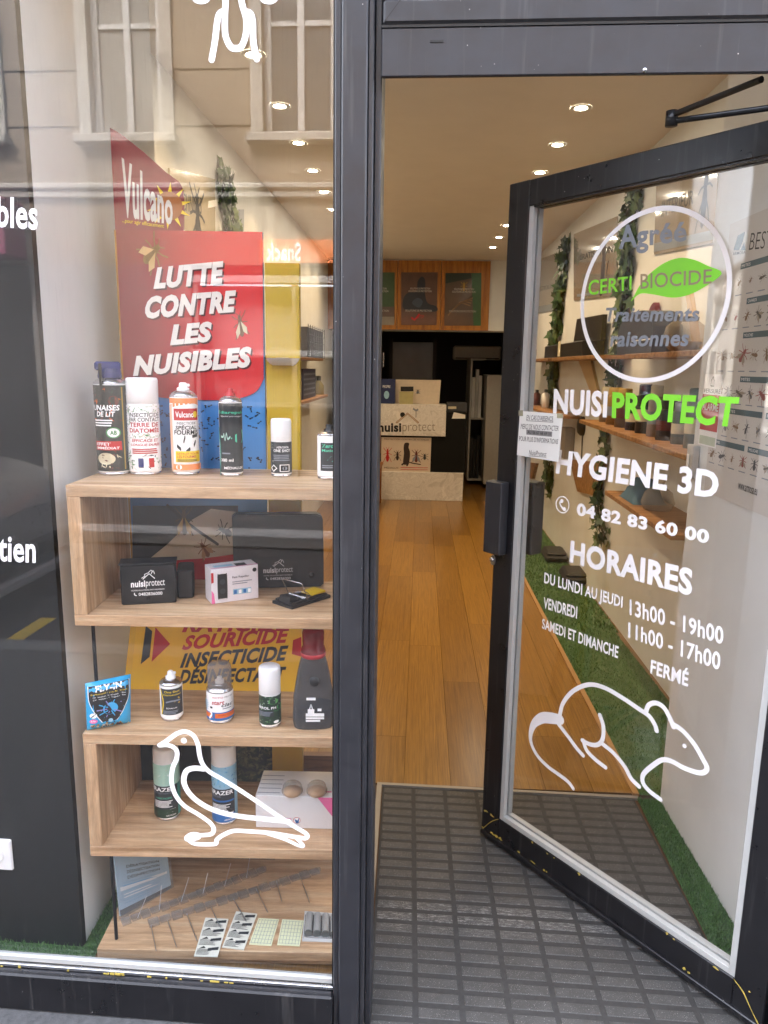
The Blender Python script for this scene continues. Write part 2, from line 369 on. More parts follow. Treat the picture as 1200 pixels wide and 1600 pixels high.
b = MB(); b.box((-60, -.80, -.135), (60, -.621, -.002), kerbm, .02); struct(b.build('kerb'))
b = MB(); b.box((-60, -7.2, -.13), (60, -3.75, -.004), pave); struct(b.build('pavement'))
b = MB(); b.box((-60, -3.749, -.135), (60, -3.5, .0), col((.30, .295, .285), .7), .02); struct(b.build('kerb'))
b = MB()
YEL = col((.55, .38, .03), .8, var=.5, scale=8)
b.box((-3.6, -1.02, -.1385), (-2.42, -.92, -.1345), YEL); b.box((-2.54, -1.5, -.1385), (-2.44, -1.021, -.1345), YEL); b.box((2.6, -2.9, -.1385), (2.7, -.98, -.1345), YEL); struct(b.build('parking_marking'))

# house across the street
opw = plaster('ochre_render', (.155, .122, .088), 3, .1, .85); trimw = plaster('stone_trim', (.25, .235, .21), 6, .06); basew = plaster('base_render', (.13, .12, .11), 6, .08)
opp_b = thing('apartment_building', 'ochre rendered house across the street with pale stone trim, seen mirrored in the shop window', 'building', (-3, YB, 0))
wins = []
cx0, cx1 = opp(195, 100)[0], opp(468, 100)[0]; step = cx1-cx0
zs, zt = 4.33, 6.35
for k in range(-6, 7): wins.append(cx0+k*step)
b = MB(); hw = .46
xl, xr = -22.0, 20.0
xs = sorted(x for x in wins if xl+1 < x < xr-1)
for (z0, z1) in ((4.33, 6.35),):
    prev = xl
    for x in xs:
        b.box((prev, YB-.3, z0), (x-hw, YB, z1), opw); prev = x+hw
    b.box((prev, YB-.3, z0), (xr, YB, z1), opw)
b.box((xl, YB-.3, 3.2), (xr, YB, 4.33), opw); b.box((xl, YB-.3, 6.35), (xr, YB, 7.1), opw)
# lower storey: openings of the shops
GS = opp(296, 400)[0]
b.box((xl, YB-.3, 2.76), (xr, YB, 3.2), opw)
b.box((-5.45, YB-.3, -.01), (GS, YB, 2.76), basew); b.box((xl, YB-.3, -.01), (-9.6, YB, 2.76), basew); b.box((5.2, YB-.3, -.01), (xr, YB, 2.76), basew)
b.build('wall', opp_b)
for z0, z1 in ((5.08, 5.33), (4.33+.1, 4.54)):
    prev = xl
    for x in xs: b = MB(); b.box((prev, YB+.001, z0), (x-hw-.16, YB+.016, z1), opw); prev = x+hw+.16; b.build('string_course', opp_b)
b = MB(); b.box((xl, YB+.001, 3.56), (xr, YB+.07, 3.66), trimw, .02); b.box((xl, YB+.001, 3.661), (xr, YB+.11, 3.74), trimw, .02); b.build('cornice', opp_b)
b = MB(); b.box((xl, YB-.2, 7.1), (xr, YB+.35, 7.32), trimw, .03); b.build('eaves', opp_b)
PANE2 = col((.05, .055, .06), .08, var=.3, scale=2); SHW = col((.29, .285, .275), .5)
curt = col((.15, .143, .13), .8, var=.25, scale=6)
for (z0, z1) in ((4.33, 6.35),):
    for x in xs:
        f = MB(); y0 = YB-.16
        for a0, a1, c0, c1 in ((-hw, -hw+.09, z0, z1), (hw-.09, hw, z0, z1), (-.045, .045, z0, z1)): f.box((x+a0, y0, c0), (x+a1, y0+.07, c1), SHW, .006)
        for zz in (z0, z0+(z1-z0)*.62, z1-.07):
            for q in (-1, 1): f.box((x+min(q*.046, q*(hw-.091)), y0+.005, zz), (x+max(q*.046, q*(hw-.091)), y0+.06, zz+.06), SHW)
        for q in (-1, 1): f.box((x+q*(hw+.075)-.074, YB+.001, z0-.02), (x+q*(hw+.075)+.074, YB+.045, z1+.1), trimw)
        fo = f.build('window', opp_b)
        p = MB(); p.box((x-hw+.02, y0+.02, z0+.01), (x+hw-.02, y0+.03, z1-.01), curt if (int(x*10) % 3) else PANE2); p.build('pane', fo)
        q = MB(); q.box((x-hw-.2, YB+.001, z0-.13), (x+hw+.2, YB+.17, z0-.021), trimw, .015); q.build('sill', fo)
# snack bar front
s = MB(); s0 = opp(408, 380)[0]; ORG = col((.62, .17, .05), .5)
s.box((s0, YB+.001, 2.77), (5.2, YB+.09, 3.06), ORG, .01); so = s.build('shop_sign', opp_b)
t = MB(); pl = PL((0, YB+.092, 0), (-1, 0, 0)); xa, xb = -opp(472, 390)[0], -opp(418, 390)[0]
t.rtext(pl, 'Snack', xa, 2.80, xb, 3.02, 0, WHITE, .02); t.build('lettering', so)
s = MB()
BAR = col((.27, .27, .27), .5); s.box((GS, YB-.18, 2.54), (5.2, YB+.03, 2.63), BAR); s.box((GS, YB-.18, 1.62), (5.2, YB+.03, 1.69), BAR); s.box((GS, YB-.18, .95), (5.2, YB+.0, 1.0), basew)
for k in range(6): x = GS+.04+k*1.3; s.box((x, YB-.17, 0), (x+.06, YB+.028, 2.52), basew)
s.build('shopfront_frame', opp_b)
s = MB(); s.box((GS, YB-.29, 1.69), (5.2, YB-.24, 2.52), col((.15, .145, .145), .5, var=.05)); s.box((GS, YB-.29, 0), (5.2, YB-.24, 1.6), col((.10, .10, .10), .15, var=.4, scale=3)); s.box((GS, YB-.29, 2.641), (5.2, YB-.24, 2.76), col((.07, .07, .05), .3)); s.build('shop_glazing', opp_b)
s = MB(); s.box((-9.6, YB+.001, 2.80), (-5.46, YB+.5, 3.5), col((.16, .02, .06), .5), .02); s.build('awning', opp_b)
s = MB(); s.box((-9.6, YB-.29, 0), (-5.45, YB-.2, 2.76), col((.02, .02, .022), .2, var=.4, scale=3)); s.build('dark_shopfront', opp_b)
# wall lamp glow seen across the street
# the houses that close the street at both ends
for nm, x0, x1, hh, cc, lb in (('townhouse', -48, -22.05, 6.8, (.52, .49, .44), 'pale grey townhouse down the street beyond the ochre house'), ('townhouse', 20.05, 48, 7.4, (.42, .33, .26), 'brown townhouse up the street to the far side of the ochre house')):
    th = thing(nm, lb, 'building', ((x0+x1)/2, YB, 0)); m_ = plaster('render', cc, 3, .1)
    b = MB(); b.box((x0, YB-5, -.01), (x1, YB-.1, hh), m_); b.build('wall', th)
    b = MB(); b.box((x0, YB-5.1, hh), (x1, YB+.15, hh+.25), trimw); b.build('eaves', th)
    for lv in range(3):
        for k in range(8):
            x = x0+1.8+k*3.1; z0 = 1.0+lv*2.9
            if z0+1.7 > hh: continue
            f = MB(); f.box((x-.55, YB-.12, z0), (x+.55, YB-.06, z0+1.7), SHW); fo = f.build('window', th)
            p = MB(); p.box((x-.45, YB-.08, z0+.1), (x+.45, YB-.05, z0+1.6), PANE2); p.build('pane', fo)

# parked car, nose towards the shop door
car = thing('parked_car', 'dark grey parked hatchback whose nose is mirrored in the left end of the shop window', 'car', (-4.7, -1.85, -.14))
CARP = col((.17, .18, .20), .3, .6, coat=1.0, var=.05); CGL = col((.012, .014, .016), .05, var=.1); PLAS = col((.015, .015, .016), .55)
xN, yC, zg = -2.75, -1.85, -.14
def sect(x, hw_, z0, z1, tw, top):      # half widths at sill, belt, roof
    return [(x, yC+s_*q, z) for s_, q, z in ((1, hw_*.9, z0), (1, hw_, z0+.18), (1, hw_, z1-.12), (1, hw_*.93, z1), (1, tw, top), (0, 0, top+.03), (-1, tw, top), (-1, hw_*.93, z1), (-1, hw_, z1-.12), (-1, hw_, z0+.18), (-1, hw_*.9, z0))]
secs = [(0, .50, .30, .62, .36, .64), (-.06, .70, .22, .70, .5, .73), (-.22, .80, .2, .78, .62, .82), (-.6, .85, .2, .86, .7, .92), (-1.15, .86, .2, .92, .74, .98), (-1.75, .87, .2, .95, .62, 1.36), (-2.3, .87, .2, .96, .60, 1.46), (-3.1, .87, .2, .97, .58, 1.45), (-3.7, .86, .22, .98, .55, 1.34), (-4.05, .82, .28, .97, .62, 1.02), (-4.15, .7, .36, .9, .55, .93)]
b = MB(); b.grid([[Vector((p[0], p[1], p[2]+zg)) for p in smooth(sect(xN+q[0], *q[1:]), 4)] for q in smooth(secs, 3)], CARP, True)
b.poly([Vector((p[0], p[1], p[2]+zg)) for p in sect(xN+.0, *secs[0][1:])], CARP); b.poly([Vector((p[0], p[1], p[2]+zg)) for p in sect(xN-4.15, *secs[-1][1:])][::-1], CARP); b.build('body', car)
for s_ in (1, -1):
    for xa, xb in ((-1.5, -2.35), (-2.42, -3.2)):
        b = MB(); b.poly([(xN+xa, yC+s_*.815, zg+1.0), (xN+xb, yC+s_*.815, zg+1.0), (xN+xb, yC+s_*.66, zg+1.38), (xN+xa-.35, yC+s_*.66, zg+1.37)], CGL); b.build('side_glass', car)
b = MB(); b.poly([(xN-1.15, yC-.68, zg+1.02), (xN-1.15, yC+.68, zg+1.02), (xN-1.72, yC+.56, zg+1.385), (xN-1.72, yC-.56, zg+1.385)], CGL); b.build('windscreen', car)
for s_ in (1, -1):
    b = MB(); P_ = PL((xN-.16, yC+s_*.60, zg+.62), (-s_*.7 if s_ > 0 else .7, .7 if s_ < 0 else .7, 0)); d_ = PL((xN-.12, yC+s_*.66, zg+.63), (-s_*.62, .78, 0) if s_ > 0 else (.62, .78, 0))
    b.pbox(d_, -.17, -.06, .17, .07, -.03, .04, col((.45, .47, .5), .1, .4), .02); b.build('headlight', car)
b = MB(); b.box((xN-.10, yC-.62, zg+.30), (xN+.035, yC+.62, zg+.44), PLAS, .03); b.build('grille', car)
b = MB(); b.box((xN-.14, yC-.74, zg+.16), (xN+.03, yC+.74, zg+.24), col((.2, .2, .21), .4), .02); b.build('bumper_lip', car)
for s_ in (1, -1):
    for xw in (-.78, -3.3):
        b = MB(); ctr = (xN+xw, yC+s_*.80, zg+.31)
        b.lathe(ctr, [(.2, -.1), (.30, -.1), (.315, -.07), (.315, .07), (.30, .1), (.2, .1)], col((.012, .012, .012), .8), 28, True, (0, s_, 0)); wo = b.build('wheel', car)
        b = MB(); b.lathe(ctr, [(.2, .05), (.2, .09), (.06, .07), (.0, .08)], col((.4, .4, .42), .3, .8), 20, True, (0, s_, 0)); b.build('rim', wo)
    b = MB(); b.box((xN-1.55, yC+s_*.95-.09, zg+.98), (xN-1.42, yC+s_*.95+.09, zg+1.10), CARP, .03); b.build('mirror', car)

# ================================================================== SHOP SHELL
shell = thing('shop_building', 'white-grey rendered street front of the shop above and beside the dark glazing', 'building', (0, 1.6, 0))
fac = plaster('front_render', (.45, .43, .40), 4, .08)
b = MB(); b.box((-12, 1.47, 2.72), (12, 1.67, 9.6), fac); b.box((-12, 1.47, -.05), (-2.06, 1.67, 2.72), fac); b.box((1.02, 1.47, -.05), (12, 1.67, 2.72), fac); b.build('front_wall', shell)
b = MB(); b.box((-12, 1.7, 2.84), (12, 12, 9.5), fac); b.build('upper_floors', shell)
IR = rad(1.4)
def inn(x, y): return (x*math.cos(IR)-(y-2.46)*math.sin(IR), 2.46+x*math.sin(IR)+(y-2.46)*math.cos(IR))
def hexr(b, x0, y0, x1, y1, z0, z1, mat, bev=0):
    q = [inn(x0, y0), inn(x1, y0), inn(x1, y1), inn(x0, y1)]
    b.hexa([(*p, z0) for p in q]+[(*p, z1) for p in q], mat, bev)
XL, XR, CZ = -1.12, 1.135, 2.66
b = MB(); hexr(b, -2.3, 1.68, 2.0, 11.6, CZ, CZ+.15, CEIL); struct(b.build('ceiling'))
b = MB(); hexr(b, XL-.2, 2.0, XL, 11.4, -.02, CZ, WALLW); struct(b.build('wall_left'))
b = MB(); hexr(b, XR, 2.0, XR+.2, 11.4, -.02, CZ, WALLW); struct(b.build('wall_right'))
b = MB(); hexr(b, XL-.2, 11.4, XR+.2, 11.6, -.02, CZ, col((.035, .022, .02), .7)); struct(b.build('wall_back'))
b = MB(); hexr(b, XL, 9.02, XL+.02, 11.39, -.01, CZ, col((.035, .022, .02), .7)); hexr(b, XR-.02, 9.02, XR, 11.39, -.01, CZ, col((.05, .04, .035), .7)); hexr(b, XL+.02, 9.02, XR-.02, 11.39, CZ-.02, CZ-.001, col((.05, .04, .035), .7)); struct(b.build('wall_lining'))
# pilasters left and right of the front room
b = MB(); b.hexa([(*p, -.01) for p in ((-1.99, 1.652), (-.886, 1.652), (-.915, 2.46), (-1.99, 2.46))]+[(*p, CZ-.001) for p in ((-1.99, 1.652), (-.886, 1.652), (-.915, 2.46), (-1.99, 2.46))], WALLW); struct(b.build('wall_return_left'))
q = [(.865, 1.60), (1.6, 1.60), (1.6, 2.463), (.821, 2.463)]
b = MB(); b.hexa([(*p, -.01) for p in q]+[(*p, CZ-.001) for p in q], WALLW); struct(b.build('wall_return_right'))
b = MB(); b.box((-1.99, 1.632, -.01), (-.8865, 1.6515, CZ-.002), col((.012, .013, .013), .55, var=.3, scale=60)); tag(b.build('black_partition'), 'black matt partition board behind the left end of the shop window', 'partition')
# socket plate on the partition
pl = PL((0, 1.632, 0), (1, 0, 0)); a0, b0 = pl.pix(-24, 1354); a1, b1 = pl.pix(19, 1310)
so = thing('wall_socket', 'white square electrical socket low on the black partition', 'socket', (a0+.03, 1.632, b0))
b = MB(); b.pbox(pl, a0, b0, a1, b1, 0.0005, .010, WHITE, .003); b.build('plate', so)
b = MB(); b.lathe(pl.pt((a0+a1)/2, (b0+b1)/2, .0101), [(.021, 0), (.021, .003), (.017, .003), (.016, .001), (.001, .001)], WHITE, 24, True, (0, -1, 0)); b.build('socket_ring', so)

# floor: oak planks laid into the depth
PARQ = bpy.data.materials.new('oak_parquet'); N, L, B = nodes(PARQ); uvn = N.new('ShaderNodeUVMap')
v = mapping(N, L, uvn.outputs[0], (1.0, 9, 1)); n1 = noise(N, L, v, 3.0, 9, .62, 1.2)
c = ramp(N, L, n1.outputs[0], [(.25, (.14, .062, .008)), (.5, (.28, .142, .022)), (.75, (.40, .22, .045))]).outputs[0]
wv = N.new('ShaderNodeTexWave'); wv.wave_type = 'RINGS'; wv.rings_direction = 'Z'; wv.inputs['Scale'].default_value = 3.2; wv.inputs['Distortion'].default_value = 5; wv.inputs['Detail'].default_value = 4; wv.inputs['Detail Scale'].default_value = 1.4
L.new(mapping(N, L, uvn.outputs[0], (.8, 6, 1)), wv.inputs['Vector']); c = mixc(N, L, .55, c, ramp(N, L, wv.outputs[1], [(0, .62), (.3, 1.0)]).outputs[0], 'MULTIPLY')
n2 = noise(N, L, mapping(N, L, uvn.outputs[0], (6, 150, 1)), 2, 4); c = mixc(N, L, .6, c, ramp(N, L, n2.outputs[0], [(.35, .7), (.6, 1.0)]).outputs[0], 'MULTIPLY')
sepu = N.new('ShaderNodeSeparateXYZ'); L.new(uvn.outputs[0], sepu.inputs[0])
wn = N.new('ShaderNodeTexWhiteNoise'); wn.noise_dimensions = '1D'; fl = N.new('ShaderNodeMath'); fl.operation = 'FLOOR'; L.new(sepu.outputs[1], fl.inputs[0]); L.new(fl.outputs[0], wn.inputs['W'])
c = mixc(N, L, .8, c, ramp(N, L, wn.outputs[0], [(0, (.50, .44, .36)), (.5, (.85, .83, .8)), (1, (1, 1, 1))]).outputs[0], 'MULTIPLY')
L.new(c, B.inputs['Base Color']); B.inputs['Roughness'].default_value = .3; B.inputs['Coat Weight'].default_value = .3; B.inputs['Coat Roughness'].default_value = .18
bump(N, L, B, n2.outputs[0], .15, .0005)
GAP = col((.09, .045, .015), .8)
b = MB(); hexr(b, XL, 1.492, XR, 11.4, -.03, -.007, GAP)
PW = .172; k = 0; i = 0
x = XL
pid = 0
while x < XR-.01:
    y = 1.49-random.random()*1.2; x1 = min(x+PW, XR)
    while y < 11.3:
        ln = random.choice((.9, 1.1, 1.3, 1.5)); y1 = y+ln; ya = max(y, 1.496); yb = min(y1, 11.35)
        if yb > ya+.02:
            # leave out the recess of the mat and the turf beside it
            segs = [(ya, yb)]
            if x > -.268 and ya < 2.49:
                segs = [(max(ya, 2.49), yb)] if yb > 2.5 else []
            elif x1 > -.255 and ya < 2.49: segs = [(ya, min(yb, 2.4905))]+([(2.4905, yb)] if yb > 2.5 else [])
            for s0, s1 in segs:
                xe = -.262 if (x < -.27 and x1 > -.255 and s0 < 2.49) else x1
                g = .0007; pts = [inn(x+g, s0+g), inn(xe-g, s0+g), inn(xe-g, s1-g), inn(x+g, s1-g)]
                o_ = pid*3.7; uv = [((s0-y)+o_, pid+.05), ((s0-y)+o_, pid+.95), ((s1-y)+o_, pid+.95), ((s1-y)+o_, pid+.05)]
                b.hexa([(*p, -.006) for p in pts]+[(*p, 0) for p in pts], GAP)
                b.poly([(*p, .0006) for p in pts], PARQ, uv=uv)
            pid += 1
        y = y1
    x += PW
# planks beside the mat, left of its frame
pts = [(-.26, 1.496), (-.15, 1.496), (-.205, 2.488), (-.262, 2.488)]
b.poly([(*p, .0002) for p in pts], PARQ, uv=[(0, 400.1), (0, 400.9), (1, 400.9), (1, 400.1)])
struct(b.build('floor'))

# doormat in its recess
RUB = bpy.data.materials.new('rubber'); N, L, B = nodes(RUB); tc = N.new('ShaderNodeTexCoord')
n = noise(N, L, tc.outputs['Object'], 40, 8, .7); n2 = noise(N, L, tc.outputs['Object'], 4, 6, .65); fine = noise(N, L, tc.outputs['Object'], 420, 2)
c = ramp(N, L, n.outputs[0], [(.3, (.036, .0355, .034)), (.72, (.060, .059, .057))]).outputs[0]
geo = N.new('ShaderNodeSeparateXYZ'); L.new(tc.outputs['Object'], geo.inputs[0])
dust = ramp(N, L, n2.outputs[0], [(.38, 0.0), (.72, .55)]).outputs[0]; c = mixc(N, L, dust, c, (.085, .083, .080))
spk = ramp(N, L, fine.outputs[0], [(.64, 0.0), (.70, .75)]).outputs[0]; c = mixc(N, L, spk, c, (.33, .325, .31))
# pale salt marks across the middle
mm = N.new('ShaderNodeMath'); mm.operation = 'SUBTRACT'; mm.inputs[1].default_value = -.11; L.new(geo.outputs[1], mm.inputs[0])
ab = N.new('ShaderNodeMath'); ab.operation = 'ABSOLUTE'; L.new(mm.outputs[0], ab.inputs[0])
band = ramp(N, L, ab.outputs[0], [(.0, 1.0), (.09, 0.0)]).outputs[0]
sc_ = noise(N, L, mapping(N, L, tc.outputs['Object'], (14, 60, 1)), 3, 9, .8); sm_ = ramp(N, L, sc_.outputs[0], [(.50, 0.0), (.62, .75)]).outputs[0]
c = mixc(N, L, mixc(N, L, 1.0, band, sm_, 'MULTIPLY'), c, (.36, .355, .345))
L.new(c, B.inputs['Base Color']); B.inputs['Roughness'].default_value = .72; bump(N, L, B, n.outputs[0], .35, .002)
GRV = col((.034, .033, .032), .85, var=.5, scale=90)
mat = thing('doormat', 'dark grey rubber doormat with rows of raised pads in the doorway', 'doormat', (.3, 1.95, -.01))
b = MB(); q = [(-.122, 1.40), (.775, 1.40), (.735, 2.472), (-.165, 2.472)]
b.hexa([(*p, -.012) for p in q]+[(*p, -.0035) for p in q], GRV); b.build('base', mat)
b = MB(); nx, ny = 8, 24
def mq(a, t): 
    l = Vector((-.122, 1.40, 0)).lerp(Vector((-.165, 2.472, 0)), t); r_ = Vector((.775, 1.40, 0)).lerp(Vector((.735, 2.472, 0)), t); return l.lerp(r_, a)
for j in range(ny):
    for k in range(nx):
        o = .35*(1/nx)
        a0, a1 = (k+.06)/nx, (k+.94)/nx; t0, t1 = (j+.17)/ny, (j+.85)/ny
        c4 = [mq(a0, t0), mq(a1, t0), mq(a1, t1), mq(a0, t1)]; m_ = sum(c4, Vector())/4
        i4 = [p.lerp(m_, .06) for p in c4]; 
        i4 = [Vector((m_.x+(p.x-m_.x)*.955, m_.y+(p.y-m_.y)*.84, 0)) for p in c4]
        lo = [p+Vector((0, 0, -.0036)) for p in c4]; hi = [p+Vector((0, 0, -.0022)) for p in i4]
        b.poly(hi, RUB)
        for e in range(4): b.poly([lo[e], lo[(e+1) % 4], hi[(e+1) % 4], hi[e]], RUB)
b.build('pads', mat)
ALU = col((.26, .24, .21), .5, .3, var=.15)
b = MB()
b.hexa([(-.186, 2.474, -.012), (.75, 2.474, -.012), (.75, 2.489, -.012), (-.186, 2.489, -.012), (-.186, 2.474, .003), (.75, 2.474, .003), (.75, 2.489, .003), (-.186, 2.489, .003)], ALU)
b.hexa([(-.150, 1.56, -.012), (-.1335, 1.56, -.012), (-.168, 2.4735, -.012), (-.186, 2.4735, -.012), (-.150, 1.56, .003), (-.1335, 1.56, .003), (-.168, 2.4735, .003), (-.186, 2.4735, .003)], ALU)
tag(b.build('mat_frame'), 'thin metal edging strip around the doormat recess', 'edging')
b = MB(); b.hexa([(-.15, 1.47, -.012), (-.131, 1.47, -.012), (-.142, 1.80, -.012), (-.158, 1.80, -.012), (-.15, 1.47, .006), (-.131, 1.47, .006), (-.142, 1.80, .006), (-.158, 1.80, .006)], plaster('worn_threshold', (.42, .36, .31), 60, .5)); 
tag(b.build('threshold_piece'), 'worn pale stone sliver at the foot of the door post', 'threshold')
b = MB(); q = [onZ(806, 885, 0), onZ(986, 1239, 0)]; e_ = [(q[0].x, q[0].y), (q[1].x, q[1].y)]
dx = (e_[0][0]-e_[1][0])/(e_[0][1]-e_[1][1])
def turf_x(y): return e_[1][0]+dx*(y-e_[1][1])
b.hexa([(turf_x(2.49), 2.49, 0.001), (turf_x(2.49)+.022, 2.49, .001), (turf_x(8.4)+.022, 8.4, .001), (turf_x(8.4), 8.4, .001), (turf_x(2.49), 2.49, .012), (turf_x(2.49)+.022, 2.49, .012), (turf_x(8.4)+.022, 8.4, .012), (turf_x(8.4), 8.4, .012)], col((.34, .19, .07), .5, var=.2))
tag(b.build('edging_batten'), 'thin wooden batten between the oak floor and the artificial turf', 'edging')

# artificial turf
TURF = bpy.data.materials.new('turf_blade'); N, L, B = nodes(TURF); g = N.new('ShaderNodeNewGeometry')
tc = N.new('ShaderNodeTexCoord'); nn = noise(N, L, tc.outputs['Object'], 260, 2); n3 = noise(N, L, tc.outputs['Object'], 9, 3)
c = ramp(N, L, nn.outputs[0], [(.3, (.04, .10, .025)), (.55, (.09, .20, .05)), (.75, (.17, .30, .09))]).outputs[0]
L.new(mixc(N, L, .5, c, ramp(N, L, n3.outputs[0], [(.3, .6), (.7, 1.0)]).outputs[0], 'MULTIPLY'), B.inputs['Base Color']); B.inputs['Roughness'].default_value = .6
def turf(polys, name='artificial_turf', h=.012):
    b = MB(); base = col((.045, .10, .03), .9, var=.4, scale=150)
    for q, dens in polys:
        b.poly([(*p, .004) for p in q], base)
        A = Vector((*q[0], 0)); Bq = Vector((*q[1], 0)); Cq = Vector((*q[2], 0)); D = Vector((*q[3], 0))
        area = ((Bq-A).length+(Cq-D).length)/2*((D-A).length+(Cq-Bq).length)/2
        for _ in range(int(area*dens)):
            s_, t_ = random.random(), random.random(); p = A.lerp(Bq, s_).lerp(D.lerp(Cq, s_), t_)
            an = random.random()*6.28; wv_ = .0016 if dens > 9000 else .004; hh = h*(.6+.7*random.random())*(1 if dens > 9000 else 1.4)
            e = Vector((math.cos(an), math.sin(an), 0)); l = Vector((random.gauss(0, .3), random.gauss(0, .3), 1))*hh
            p.z = .004; b.poly([p-e*wv_, p+e*wv_, p+l], TURF)
    return struct(b.build(name), 'stuff')
turf([([(.766, 1.565), (.866, 1.565), (.821, 2.47), (.742, 2.47)], 60000)])
turf([([(turf_x(2.50)+.024, 2.495), (1.13, 2.495), (1.06, 4.2), (turf_x(4.2)+.024, 4.2)], 14000), ([(turf_x(4.2)+.024, 4.2), (1.08, 4.2), (.98, 8.4), (turf_x(8.4)+.024, 8.4)], 5000)])
turf([([(-1.99, 1.50), (-.84, 1.50), (-.84, 1.63), (-1.99, 1.63)], 40000), ([(-.884, 1.63), (-.815, 1.63), (-.85, 2.4), (-.912, 2.4)], 40000)])

# ================================================================== SHOP WINDOW, POST, TRANSOM
FP = PL((0, 1.45, 0), (1, 0, 0))                 # plane of the shop front
GP = PL((0, 1.472, 0), (1, 0, 0))                # outer face of the window pane
sw = thing('shop_window', 'large fixed shop window with white insect and bird drawings on its pane', 'window', (-1.1, 1.475, 0))
b = MB(); b.box((-2.03, 1.4725, .118), (-.2005, 1.4785, 2.62), SHOPGLASS); b.build('pane', sw)
b = MB(); b.box((-2.06, 1.435, -.003), (-.2035, 1.50, .094), BLACKF, .004); b.box((-2.06, 1.445, 2.60), (-.2035, 1.50, 2.70), FRAME, .004); b.box((-2.06, 1.445, .0945), (-2.0, 1.50, 2.5995), FRAME, .004); b.build('frame', sw)
b = MB(); b.box((-2.0, 1.455, .0955), (-.2035, 1.4715, .104), CHROME, .001)
b.box((-2.0, 1.4625, .1045), (-.2035, 1.4718, .120), BEAD, .002); b.box((-2.0, 1.4792, .096), (-.2035, 1.490, .108), BEAD, .002); b.build('glazing_bead', sw)
b = MB()
CHIP = col((.52, .40, .08), .7, var=.3)
for k in range(16):
    x = -1.05+random.random()*.84; l = random.choice((.004, .006, .01, .022)); zz = .0942
    b.box((x, 1.4545, zz), (x+l, 1.4552, zz+.002+random.random()*.004), CHIP)
b.build('paint_chip', sw)
r1 = lambda pts: [GP.pix(x/2, y/2) for x, y in pts]
r7 = lambda pts: [GP.pix(110+x/2.857, 1130+y/2.857) for x, y in pts]
C1 = .0008
b = MB(); W_ = .0115
b.ribbon(GP, r1([(690, -130), (700, -60), (705, 0), (703, 60), (705, 110), (720, 145), (738, 152), (755, 145), (768, 110), (770, 60), (755, 0), (765, -60), (778, -130)]), W_, C1, VINYL)
b.ribbon(GP, r1([(704, 36), (688, 42), (680, 65), (672, 130), (662, 187)]), W_, C1+.0001, VINYL)
b.ribbon(GP, r1([(768, 38), (783, 44), (790, 70), (792, 130), (803, 185)]), W_, C1+.0001, VINYL)
for q in (-1, 1): b.ribbon(GP, r1([(735+q*45, -90), (735+q*75, -30), (735+q*92, 0), (735+q*125, -5), (735+q*135, -60), (735+q*110, -130)]), W_, C1+.0001, VINYL)
b.ribbon(GP, r1([(690, -130), (700, -200), (735, -230), (770, -200), (778, -130)]), W_, C1+.0002, VINYL); b.build('wasp_drawing', sw)
b = MB(); W_ = .0105
b.ribbon(GP, r7([(398, 98), (425, 82), (452, 62), (480, 44), (515, 37), (550, 55), (570, 95), (577, 140), (590, 180), (620, 215), (680, 250), (760, 300), (850, 360), (930, 415), (1000, 460), (1052, 492), (1052, 512), (1010, 508), (900, 490), (800, 482), (730, 480), (685, 497), (655, 518), (648, 537), (600, 540), (555, 537), (533, 525)]), W_, C1, VINYL)
b.ribbon(GP, r7([(398, 98), (430, 96), (460, 106), (476, 125), (474, 160), (457, 200), (452, 260), (470, 320), (510, 368), (570, 405), (620, 440), (640, 468), (632, 492), (600, 498), (560, 500)]), W_, C1+.0001, VINYL)
b.ribbon(GP, r7([(595, 203), (550, 200), (517, 215), (507, 260), (530, 310), (580, 355), (650, 390), (740, 412), (850, 425), (975, 437)]), .0125, C1+.0002, VINYL)
b.ribbon(GP, r7([(880, 492), (960, 518), (1020, 545), (1040, 545), (1010, 512)]), W_*.8, C1+.0003, VINYL)
b.flat(GP, smooth(r7([(510, 505), (540, 485), (580, 490), (580, 515), (545, 525), (515, 525)]), 4, True), C1+.0004, VINYL)
b.disc(GP, r7([(507, 77)])[0], .0068, C1, VINYL); b.build('bird_drawing', sw)
for st, q in (('nuisibles', [(-80, 349), (59, 360), (59, 311), (-80, 301)]), ('Entretien', [(-84, 873), (56, 880), (56, 837), (-84, 833)])):
    b = MB(); b.ptext(GP, st, GP.P(q), C1, VINYL, .022); b.build('lettering', sw)

sf = thing('door_surround', 'dark grey door post and lintel with a fanlight above the open shop door', 'door frame', (-.16, 1.45, 0))
b = MB()
b.box((-.2030, 1.452, -.003), (-.1905, 1.53, 2.72), FRAME, .002); b.box((-.1903, 1.445, -.003), (-.1435, 1.54, 2.72), FRAME, .003)
b.box((-.1433, 1.452, -.003), (-.1325, 1.54, 2.72), FRAME, .002); b.box((-.1323, 1.468, -.003), (-.1195, 1.55, 2.72), FRAME, .002); b.build('post', sf)
b = MB(); b.box((-.1193, 1.449, 2.0065), (.80, 1.459, 2.0855), FRAME, .002); b.box((-.1193, 1.4592, 2.045), (.80, 1.55, 2.0855), FRAME, .002); lt = b.build('lintel', sf)
b = MB(); a0, b0 = FP.pix(672, 67); a1, b1 = FP.pix(693, 63); b.box((a0, 1.4478, b0), (a1, 1.4492, b1), INK); b.build('slot', lt)
b = MB(); p = FP.pix(1007, 110); b.lathe((p[0], 1.4488, p[1]), [(.004, 0), (.0035, .003), (.0005, .004)], CHROME, 12, True, (0, -1, 0)); b.build('screw', lt)
b = MB(); b.box((-.1170, 1.444, 2.0905), (.80, 1.53, 2.1295), FRAME, .004); b.box((-.1170, 1.444, 2.6), (.80, 1.53, 2.70), FRAME, .004); b.box((-.1170, 1.446, 2.1297), (-.085, 1.53, 2.5997), FRAME, .003); fr = b.build('fanlight_frame', sf)
